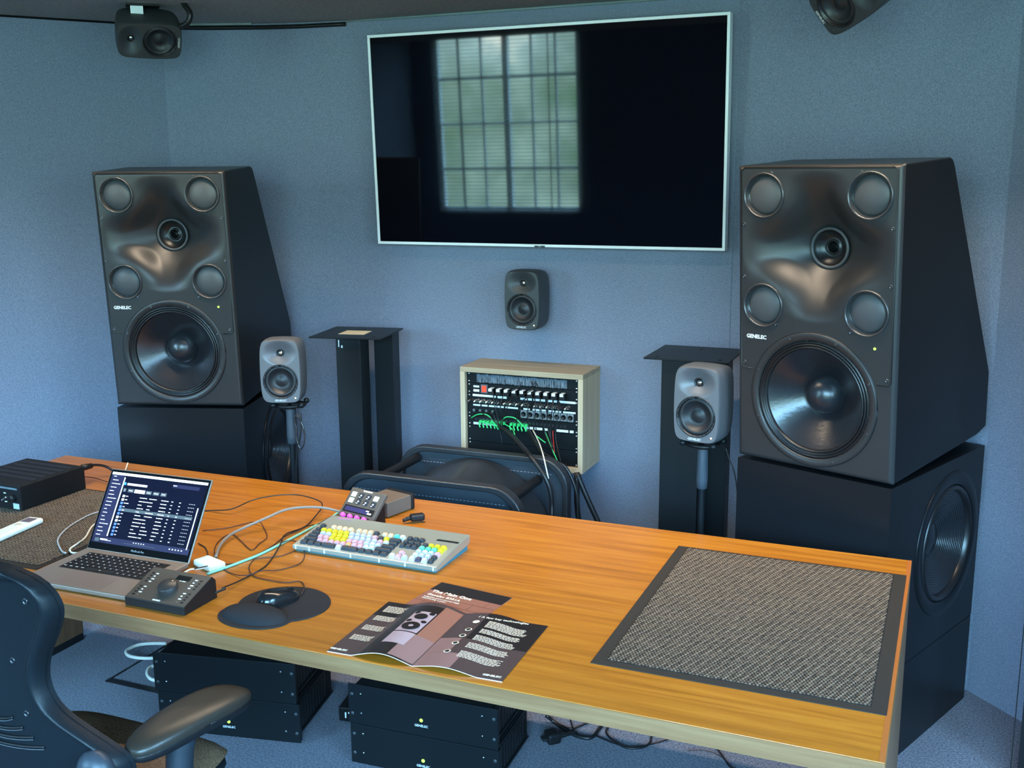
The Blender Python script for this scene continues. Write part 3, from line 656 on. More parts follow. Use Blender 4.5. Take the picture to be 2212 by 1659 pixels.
# ---------------------------------------------------------------- laptop
lp = thing('laptop', 'open grey laptop showing a dark list screen, near the left end of the desk', 'laptop', (-2.137, -1.0205, DZ), .024)
LW, LD = .349, .241; LH = .0145
build(MB().box((0, 0, .001), (LW, LD, LH)), 'base', 'gunmetal', lp, bevel=.003, seg=3)
build(MB().box((.0365, .098, LH - .0005), (.3125, .215, LH + .0002)), 'keyboard_well', 'black', lp)
rows = [(14, .0113)] + [(14, .0158)] * 5
y = .213; kb_ = MB()
for ri, (n_, hh) in enumerate(rows):
    wd = .272 / n_; y -= hh + .0028
    for i in range(n_):
        if ri == 5 and 4 <= i < 9:
            if i == 4: xa, xb = .0385 + 4 * wd, .0385 + 9 * wd - .003
            else: continue
        else: xa, xb = .0385 + i * wd, .0385 + (i + 1) * wd - .003
        k_ = build(MB().box((xa, y, LH), (xb, y + hh, LH + .0013)), 'key', 'black', lp)
        cx = (xa + xb) / 2; w_ = .0022 if ri not in (5,) or i > 3 else .0045
        if i % 14 not in (13,): build(MB().box((cx - w_, y + hh * .45 - .0012, LH + .0013), (cx + w_, y + hh * .45 + .0012, LH + .0014)), 'key_mark', 'logo', k_)
build(MB().box((.094, .008, LH - .0004), (.255, .092, LH + .0001)), 'trackpad', mat('trackpad', S(146, 128, 118), .3, metal=.4), lp)
mb = MB(); mb.box((.022, .012, LH), (.05, .016, LH + .0001))
lid = build(MB().box((0, 0, 0), (LW, .0065, .236)), 'lid', 'gunmetal', lp, bevel=.0025, seg=3); lid.location = (0, LD - .002, LH - .002); LEAN = .5556; lid.rotation_euler = (-LEAN, 0, 0)
g_ = build(MB().box((.003, -.0006, .003), (LW - .003, .0002, .233)), 'screen_glass', mat('bezel_glass', (.004, .004, .005), .12), lid)
sw0, sw1, sz0, sz1 = .009, LW - .009, .022, .226
SWd, SHt = sw1 - sw0, sz1 - sz0
mb = MB(); YS = [-.0008]
def q(x0, y0, x1, y1, mi, lay=0):                                    # fractions of the display, y downwards
    yy = -.0008 - .00012 * lay
    mb.add([(sw0 + x0 * SWd, yy, sz1 - y1 * SHt), (sw0 + x1 * SWd, yy, sz1 - y1 * SHt), (sw0 + x1 * SWd, yy, sz1 - y0 * SHt), (sw0 + x0 * SWd, yy, sz1 - y0 * SHt)], [(0, 1, 2, 3)], mi)
q(0, 0, 1, 1, 0); q(0, 0, 1, .035, 2, 1); q(0, .035, .135, 1, 1, 1); q(0, .915, 1, 1, 1, 1); q(.66, .075, .93, .125, 1, 1)
q(.140, .06, .152, .90, 2, 2); q(.965, .36, .975, .93, 2, 2); q(.18, .49, .94, .535, 4, 1)
yy = .055
for i in range(17):
    w_ = random.choice((.03, .045, .06, .09)); q(.025, yy, .025 + w_, yy + .009, 2, 2); yy += .052
q(.19, .135, .40, .165, 2, 2)
for x0, x1, mi in ((.165, .195, 4), (.215, .275, 4), (.285, .395, 2), (.405, .465, 4), (.48, .545, 4), (.56, .62, 4)):
    q(x0, .212, x1, .262, mi, 1)
    if mi == 4: q(x0 + .012, .232, x1 - .012, .243, 2, 2)
yy = .315
for i in range(12):
    q(.178, yy - .008, .203, yy + .024, 2 if i in (0, 1, 6, 7) else 3, 2)
    q(.212, yy, .212 + random.choice((.02, .025, .05)), yy + .010, 2, 2)
    for x0, l in ((.36, .075), (.46, .06), (.585, .06), (.69, .018), (.77, .018)):
        l2 = l * random.uniform(.4, 1.4) if l > .03 else l; q(x0, yy, x0 + l2, yy + .010, 2, 2)
    for k in range(4): q(.87 + k * .017, yy + .002, .877 + k * .017, yy + .009, 2, 2)
    yy += .0495
q(.03, .935, .075, .985, 4, 2); q(.085, .94, .16, .95, 2, 2); q(.085, .955, .20, .962, 2, 2)
q(.34, .962, .66, .968, 4, 2)
for k in range(5): q(.43 + k * .026, .935, .44 + k * .026, .948, 2, 2)
for k in range(5): q(.80 + k * .03, .945, .812 + k * .03, .960, 2, 2)
q(.66, .09, .70, .10, 2, 2)
dsp = build(mb, 'display', ['screen', 'screen2', 'scrw', 'scrb', 'scrg'], lid)
build(MB().lathe((sw0 + .165 * SWd, -.001, sz1 - .148 * SHt), (0, -1, 0), [(0, .0003), (.0045, .0003), (.0045, 0)], 20), 'blue_disc', mat('disc_blue', (.05, .2, .7), .4, emit=S(60, 140, 230), es=1), lid)
text('bezel_lettering', 'MacBook Pro', .008, T(LW / 2, -.0009, .012) @ FRONT, mat('bezel_text', S(150, 156, 160), .5), lid)
# ---------------------------------------------------------------- monitor controller
mc = thing('volume_controller', 'black sloping control box with a big round knob, in front of the laptop', 'controller', (-1.7795, -1.0265, DZ), -.0068)
cw_, cd_, h1, h2 = .184, .122, .021, .0600
mb = MB().prism([(0, 0, 0), (0, cd_, 0), (0, cd_ - .002, h2 - .012), (0, cd_ - .014, h2), (0, 0, h1)], (cw_, 0, 0)); build(mb, 'housing', 'black', mc, bevel=.0012)
sl = math.atan2(h2 - h1, cd_ - .014); SL = T(0, 0, h1) @ Matrix.Rotation(sl, 4, 'X'); L_ = math.hypot(h2 - h1, cd_ - .014)
mb = MB().box((.0015, .001, -.0002), (cw_ - .0015, L_ - .001, .0005), 0, SL); fpl = build(mb, 'face_plate', mat('face_plate', S(66, 60, 54), .5), mc)
kn = MB(); kn.lathe(SL @ Vector((.100, .048, 0)), SL.to_3x3() @ Vector((0, 0, 1)), [(.0245, 0), (.0245, .014), (.0225, .0165), (.0, .0165)], 40); kn = build(kn, 'volume_knob', mat('knob_dark', S(52, 48, 46), .4), mc)
mb = MB().lathe(SL @ Vector((.106, .064, .0165)), SL.to_3x3() @ Vector((0, 0, 1)), [(.0022, 0), (.0022, .0004), (0, .0004)], 10); build(mb, 'pointer_dot', mat('dot', S(210, 160, 110), .5), kn)
build(MB().box((.092, .085, .0005), (.134, .101, .0009), 0, SL), 'display', mat('lcd_off', (.008, .010, .010), .15), mc)
for side in (0, 1):
    for i in range(8):
        yy = .012 + i * .0100 + (.009 if i > 3 else 0); x = .014 if side == 0 else cw_ - .020
        build(MB().box((x, yy, .0004), (x + .006, yy + .0035, .0016), 0, SL), 'button', 'black', mc)
        x2 = .026 if side == 0 else cw_ - .036; w_ = (.007, .009, .005, .008)[i % 4]
        m_ = 'key_lit' if (side == 1 and i in (2, 5)) else ('taupe' if i == 0 else 'logo')
        build(MB().box((x2, yy, .0005), (x2 + w_, yy + .0035, .0009), 0, SL), 'button_mark', m_, mc)
text('logo', 'GENELEC', .0055, SL @ T(.094, .0065, .0007), 'logo', mc, extrude=.0002, bold=.0004)
build(MB().box((.108, .0805, .0005), (.113, .0830, .0009), 0, SL).box((.116, .0805, .0005), (.126, .0830, .0009), 0, SL), 'small_marks', 'logo', mc)
# ---------------------------------------------------------------- mouse mat and mouse
pm = thing('mouse_mat', 'round charcoal mouse mat with a padded wrist rest', 'mouse mat', (-1.412, -.885, DZ))
outer = []
for k in range(72):
    t_ = 2 * PI * k / 72; c, s_ = math.cos(t_), math.sin(t_)
    p = Vector((.115 * c + .003, .104 * s_ + .003)); w_ = Vector((-.022 + .098 * c, -.090 + .060 * s_))
    # union of main disc and wrist disc along the ray from a shared centre
    outer.append((c, s_))
def ray_union(c, s_):
    best = 0
    for (cx, cy, rx, ry) in ((.000, .004, .116, .106), (-.022, -.086, .096, .066)):
        a = (c / rx) ** 2 + (s_ / ry) ** 2; ox, oy = -cx, .045 - cy - .045 * 0; ox, oy = 0 - cx, -.04 - cy
        b = 2 * (ox * c / rx ** 2 + oy * s_ / ry ** 2); cc = (ox / rx) ** 2 + (oy / ry) ** 2 - 1
        d = b * b - 4 * a * cc
        if d >= 0: best = max(best, (-b + math.sqrt(d)) / (2 * a))
    return best
pts = [(c * ray_union(c, s_), -.04 + s_ * ray_union(c, s_)) for c, s_ in outer]
build(MB().prism([(x, y, .0) for x, y in pts], (0, 0, .004)), 'mat', 'charcoal', pm, bevel=.0012)
mb = MB()
def wr(u, v):
    r = u; t_ = 2 * PI * v; x = -.022 + .089 * r * math.cos(t_); y = -.088 + .050 * r * math.sin(t_); y += .010 * (1 - (2 * (x + .022) / .18) ** 2) * 0
    return (x, y, .004 + .024 * max(0, 1 - r ** 2.6) ** .6)
mb.grid(wr, 14, 48); build(mb, 'wrist_rest', 'charcoal', pm)
ms = thing('computer_mouse', 'shiny black wired mouse on the round mouse mat', 'mouse', (-1.427, -.884, DZ + .004), -.42)
def mouse_fn(u, v):
    t_ = 2 * PI * u; ph = v * PI / 2; c, s_ = math.cos(t_), math.sin(t_)
    k = (abs(c) ** 2.6 + abs(s_) ** 2.6) ** (-1 / 2.6); rr = math.cos(ph) ** .55
    y = s_ * k * .056 * rr; x = c * k * .0305 * rr * (1 - .10 * math.sin(y / .056 * 1.5 + .3)); z = .004 + .031 * math.sin(ph) ** .85 * (1 - .32 * (y / .056) - .12 * (y / .056) ** 2) * 1.0
    return (x, y, z)
build(MB().grid(mouse_fn, 48, 14), 'shell', mat('mouse_gloss', (.010, .010, .011), .18, spec=.6), ms)
build(MB().prism([(.028 * math.cos(R(a)) * (abs(math.cos(R(a)))) ** 0, .052 * math.sin(R(a)), 0) for a in range(0, 360, 15)], (0, 0, .005)), 'underside', 'black', ms)
build(MB().cyl((-.004, .034, .022), (.004, .034, .022), .009, 16), 'scroll_wheel', 'rubber', ms)
build(MB().lathe((0, -.012, .0335), (0, -.05, 1), [(.0055, -.001), (.0055, .0015), (0, .0017)], 20), 'round_badge', 'dome', ms)
# ---------------------------------------------------------------- key deck with pink knobs
kd = thing('key_deck', 'small tilted key deck with lit keys and four pink knobs, behind the keyboard', 'controller', (-1.626, -.306, DZ + .002), -.225)
LN = Matrix.Rotation(R(46), 4, 'X')
build(MB().box((0, 0, -.014), (.141, .112, 0), 0, T(0, 0, .014) @ LN), 'face', mat('deck_face', S(84, 76, 70), .45), kd, bevel=.004, seg=3)
build(MB().prism([(.01, .012, 0), (.01, .080, 0), (.01, .078, .066), (.01, .020, .012)], (.121, 0, 0)), 'stand', 'black', kd)
DF = T(0, 0, .014) @ LN
build(MB().box((.016, .006, 0), (.125, .023, .001), 0, DF), 'knob_strip', 'black', kd, bevel=.002)
for i in range(4):
    c = DF @ Vector((.027 + i * .0285, .0145, .001)); ax = DF.to_3x3() @ Vector((0, 0, 1)); build(MB().lathe(c, ax, [(.0075, 0), (.0072, .010), (.006, .0115), (0, .0115)], 14), 'pink_knob', 'pink', kd)
build(MB().box((.010, .030, 0), (.131, .052, .0006), 0, DF), 'touch_strip', 'black', kd)
build(MB().box((.016, .034, .0006), (.110, .048, .0009), 0, DF), 'strip_display', 'lcd', kd)
build(MB().box((.100, .043, .001), (.112, .046, .0012), 0, DF).box((.108, .035, .001), (.124, .040, .0012), 0, DF), 'display_marks', 'scrw', kd)
for r_ in range(2):
    for c_ in range(4):
        x = .014 + c_ * .0302; y = .060 + r_ * .0205; lit = (c_ == 0) or (c_ == 3 and r_ == 1)
        k_ = build(MB().box((x, y, 0), (x + .0185, y + .0165, .0025), 0, DF), 'lcd_key', 'key_lit' if lit else mat('deck_key', (.03, .035, .045), .3) if not bpy.data.materials.get('deck_key') else 'key_lit' if lit else bpy.data.materials['deck_key'], kd, bevel=.002)
        if not lit: build(MB().box((x + .007, y + .006, .0026), (x + .012, y + .0105, .0028), 0, DF).box((x + .003, y + .001, .0026), (x + .010, y + .0028, .0028), 0, DF), 'key_symbol', 'scrw', k_)
build(MB().box((.052, .1035, .0), (.088, .1075, .0004), 0, DF), 'white_lettering', 'logo', kd)
ib = thing('interface_box', 'grey brown metal box with dark rounded end caps, behind the tilted key deck', 'audio interface', (-1.603, -.185, DZ), -.25)
build(MB().box((0, 0, .003), (.108, .108, .050)), 'case', 'taupe', ib, bevel=.003)
build(MB().box((-.003, .108, .001), (.111, .122, .053)), 'end_cap', 'black', ib, bevel=.005, seg=3)
# ---------------------------------------------------------------- keyboard with coloured caps
kb = thing('keyboard', 'translucent keyboard with many coloured keycaps in the middle of the desk', 'keyboard', (-1.6095, -.5580, DZ), -.0159)
KW, KD = .4561, .206
def kz(y): return .019 + .024 * (y / KD) + .004 * math.sin(PI * y / KD)
# case: wedge with sagging front lip
mb = MB()
prof = [(y, kz(y)) for y in [KD * i / 10 for i in range(11)]]
mb.prism([(0, y, z) for y, z in prof] + [(0, KD, .022), (0, KD - .01, .016), (0, .012, .005), (0, 0, .007)], (KW, 0, 0)); build(mb, 'case', 'clear', kb, bevel=.003, seg=3)
mb = MB().prism([(.006, .012, 0), (.006, KD - .006, 0), (.006, KD - .006, .022), (.006, .010, .006)], (KW - .012, 0, 0)); build(mb, 'base', 'teal', kb)
mb = MB()
for x in (.01, .055, .105, .19, .28, .36, .445): mb.box((x, -.0006, .008), (x + .004, .0004, .018))
build(mb, 'case_ribs', mat('rib_pale', S(214, 226, 224), .4), kb)
cols = dict(d=S(50, 53, 58), y=S(200, 184, 34), w=S(172, 176, 192), p=S(198, 150, 158), e=S(206, 178, 142), c=S(84, 184, 182), t=S(90, 184, 156), o=S(208, 154, 104), v=S(66, 62, 80), s=S(192, 204, 202))
cap = {k: mat('keycap_' + n, v, .5) for (k, v), n in zip(cols.items(), ('dark', 'yellow', 'pale', 'pink', 'peach', 'cyan', 'mint', 'orange', 'violet', 'white'))}
keys = []                                                             # x in units, row, width, colour
def row(y, x, seq):
    for c_, w_ in seq:
        if c_: keys.append((x, y, w_, c_))
        x += w_
S1 = lambda s_: [(c, 1) for c in s_]
row(6.3, 0, S1('d') + [(None, 1)] + S1('eeee') + [(None, .5)] + S1('eeed') + [(None, .5)] + S1('eecs') + [(None, .25)] + S1('ddd'))
row(5, 0, S1('dyyyyywwwwpdy') + [('d', 2), (None, .25)] + S1('ddd') + [(None, .25)] + S1('dyyy'))
row(4, 0, [('d', 1.5)] + S1('wwyyywwwwwps') + [('d', 1.5), (None, .25)] + S1('ddd') + [(None, .25)] + S1('ttty'))
row(3, 0, [('d', 1.75)] + S1('ppyyypppwsw') + [('d', 2.25), (None, 3.5)] + S1('wswp'))
row(2, 0, [('d', 2.25)] + S1('pppppoppss') + [('d', 2.75), (None, 1.25)] + S1('p') + [(None, 1.25)] + S1('swwd'))
row(1, 0, [('d', 1.25)] * 3 + [('d', 2.4), ('s', 1), ('d', 2.85)] + [('d', 1.25)] * 4 + [(None, .25)] + S1('spw') + [(None, .25)] + [('s', 1), ('v', 1)] + S1('sd'))
uu = .0188; mx_n = 0; extra = MB(); tmpl = {}
for x, y, w_, c_ in keys:
    x0 = .017 + x * uu; y0 = .006 + (y - 1) * uu * 1.0 + .006; zz = kz(y0) - .002
    key_ = (w_, c_)
    if key_ not in tmpl:
        b = w_ * uu - .0016; h = .0110; i = .0033; d_ = uu - .0016
        me = MB(); me.add([(0, 0, 0), (b, 0, 0), (b, d_, 0), (0, d_, 0), (i, i * .7, h), (b - i, i * .7, h), (b - i, d_ - i * 1.5, h * 1.05), (i, d_ - i * 1.5, h * 1.05)], [(4, 5, 6, 7), (0, 1, 5, 4), (1, 2, 6, 5), (2, 3, 7, 6), (3, 0, 4, 7)])
        o = build(me, 'keycap', cap[c_], kb, bevel=.0009); tmpl[key_] = o
    else:
        o = tmpl[key_].copy(); C.objects.link(o); o.parent = kb
    o.location = (x0, y0, zz); o.rotation_euler = (R(6.5), 0, 0); mx_n += 1
mb = MB().box((.385, .137, kz(.137) + .0002), (.452, .147, kz(.147) + .0006)); build(mb, 'lamp_strip', 'black', kb)
mb = MB().box((.03, .185, kz(.185) + .0002), (.075, .197, kz(.197) + .0004)); build(mb, 'violet_badge', mat('badge_violet', S(158, 118, 150), .5), kb)

# ---------------------------------------------------------------- brochures
def paper_page(mb, u0, u1, v0, v1, prof, mi, mx, nx=24):
    pass
M['page'] = mat('page_brown', S(74, 58, 56), .28, spec=.5); M['page_dark'] = mat('page_dark', S(34, 28, 28), .28); M['page_rose'] = mat('page_rose', S(138, 104, 100), .28)
M['page_lilac'] = mat('page_lilac', S(168, 146, 152), .3); M['page_terra'] = mat('page_terracotta', S(140, 92, 76), .3); M['ink'] = mat('cream_ink', S(226, 212, 192), .5); M['pagewhite'] = mat('paper_edge', S(236, 236, 240), .6)
lf = thing('leaflet', 'brown printed leaflet with cream title, lying half under the open brochure', 'leaflet', (-1.152, -.895, DZ), .0)
mb = MB(); a_ = -.128; mxl = T(.0, .0, 0) @ Matrix.Rotation(a_, 4, 'Z')
mb.box((0, 0, 0), (.212, .288, .0012), 0, mxl); build(mb, 'sheet', 'page_terra', lf)
mb = MB().box((.001, .234, .0012), (.211, .287, .0013), 0, mxl); build(mb, 'dark_band', 'page_dark', lf)
mb = MB()
for i in range(4): mb.box((.001, .20 - i * .034, .0012), (.211, .2008 - i * .034, .00135), 0, mxl)
for x, y in ((.06, .166), (.15, .166), (.10, .132), (.03, .132), (.18, .2)): mb.box((x, y, .0012), (x + .0008, y + .034, .00135), 0, mxl)
build(mb, 'brick_lines', 'page_dark', lf)
text('title', 'The Main One', .020, mxl @ T(.012, .228, .0016), 'ink', lf, align='LEFT', extrude=.0002, bold=.0004)
text('title', 'Genelec 8381A', .0155, mxl @ T(.012, .206, .0016), 'ink', lf, align='LEFT', extrude=.0002, bold=.0002)
text('subtitle', 'adaptive point source main\nmonitoring system', .0095, mxl @ T(.012, .187, .0016), 'ink', lf, align='LEFT', extrude=.0002)
# open brochure: left corner (-1.175,-1.042), spine (-.962,-1.052)..(-.948,-.762), right (-.748,-1.066)..(-.747,-.785)
br = thing('brochure', 'open brown brochure showing a large loudspeaker picture, at the front of the desk', 'brochure', (-.963, -1.058, DZ), .03)
PW, PH = .212, .292
def lift(s_):                                                         # height along the page from the spine (0) to the outer edge (1)
    return .0015 + .016 * (math.sin(PI * min(s_ * 1.25, 1)) ** 1.0) * (1 - s_ * .3) * (1 if s_ < .8 else 1) + .0
def shorten(s_): return s_ * PW * .985
def PG(side, s_, v, up=0):
    h = .016 * math.sin(PI * min(s_ / .72, 1)) ** 1.2 if s_ < .72 else 0
    if side > 0: h *= .62
    return (side * shorten(s_), v * PH + (0.0), .0016 + h + up)
def page_patch(name, side, s0, s1, v0, v1, m, lay, par, n=16):
    return build(MB().grid(lambda u, v: PG(side, s0 + (s1 - s0) * (u if side > 0 else 1 - u), v0 + (v1 - v0) * v, lay * .00025), n, 6), name, m, par)
for side, nm, m in ((-1, 'left_page', 'page'), (1, 'right_page', 'page')):
    pg = page_patch(nm, side, 0, 1, 0, 1, m, 0, br, 40)
    mb = MB().grid(lambda u, v: PG(side, u, 0 if v < .5 else 0, -.0012 * (1 - v) * 1.0 + .0), 40, 1)
    mb2 = MB().grid(lambda u, v: tuple(Vector(PG(side, u, 0, 0)) + Vector((0, -.0002, -.0015 * (1 - v)))), 40, 1)
    build(mb2, 'page_edge', 'pagewhite', br)
page_patch('picture_shadow', -1, .12, .62, .0, .93, 'page_dark', 1, br); page_patch('picture_dark_corner', -1, .62, .995, .72, .995, 'page_dark', 1, br)
page_patch('picture_floor', -1, .005, .30, .02, .40, 'page_rose', 2, br); page_patch('picture_floor', 1, .005, .42, .0, .24, 'page_rose', 1, br)
page_patch('picture_wall', -1, .005, .22, .40, .96, 'page_terra', 2, br)
page_patch('picture_shadow', 1, .30, .995, .50, .995, 'page_dark', 1, br); page_patch('picture_light', 1, .005, .26, .24, .50, 'page_rose', 2, br)
page_patch('picture_loudspeaker', -1, .235, .50, .42, .80, 'page_lilac', 3, br); page_patch('picture_base', -1, .235, .50, .20, .405, 'page_lilac', 3, br)
def pdisc(side, s_, v, r, m, lay, nm='picture_disc'):
    cx, cy, cz = PG(side, s_, v, lay * .00025)
    slope = (PG(side, s_ + .02, v)[2] - PG(side, s_ - .02, v)[2]) / (.04 * PW * side)
    mb = MB(); vs = [(cx + r * math.cos(t) , cy + r * math.sin(t), cz + .0004 + slope * r * math.cos(t)) for t in [2 * PI * k / 20 for k in range(20)]]
    mb.add(vs, [tuple(range(20))]); return build(mb, nm, m, br)
pdisc(-1, .3675, .515, .0215, 'page_dark', 4); pdisc(-1, .3675, .515, .006, 'page_lilac', 6); pdisc(-1, .3675, .70, .016, 'page_dark', 4)
for dx in (-.09, .09):
    for dz in (-.085, .075): pdisc(-1, .3675 + dx, .70 + dz, .0068, 'page_dark', 4)
def ptext(side, s0, s1, v, n, m='ink'):
    mb = MB()
    for i in range(n):
        e_ = s1 - random.uniform(0, .06) * (1 if n > 1 else 0); vv = v - i * .0155
        a, b = (s0, e_) if side > 0 else (s1, s1 + (s0 - s1) * (1 - random.uniform(0, .12)))
        x = a; st = 1 if b > a else -1
        while (b - x) * st > .015:
            l = random.uniform(.018, .05); nx_ = x + st * min(l, (b - x) * st)
            p0, p1 = min(x, nx_), max(x, nx_)
            mb.grid(lambda u, w: PG(side, p0 + (p1 - p0) * (u if side > 0 else 1 - u), vv + .0075 * w, .0012), 2, 1); x = nx_ + st * .007
    return build(mb, 'text_lines', m, br)
for v, n in ((.90, 8), (.70, 6), (.51, 6), (.32, 6)): ptext(-1, .66, .93, v, n)
text('logo', 'GENELEC', .010, T(*PG(-1, .90, .05, .0012)), 'ink', br, bold=.0004, extrude=.0001); text('logo', 'GENELEC', .010, T(*PG(1, .86, .05, .0012)), 'ink', br, bold=.0004, extrude=.0001)
text('heading', '/ A few key technologies', .0125, T(PG(1, .22, .9)[0], .905 * PH, .0016 + .0105), 'ink', br, align='LEFT', bold=.0002, extrude=.0001)
for i, (v, n) in enumerate(((.84, 8), (.685, 5), (.57, 6), (.43, 6), (.28, 7))):
    ptext(1, .38, .86, v, n); pdisc(1, .24, v - .03, .0085, 'ink', 4, 'round_icon')
    if i: pdisc(1, .24, v - .03, .0055, 'page_dark', 6, 'round_icon')
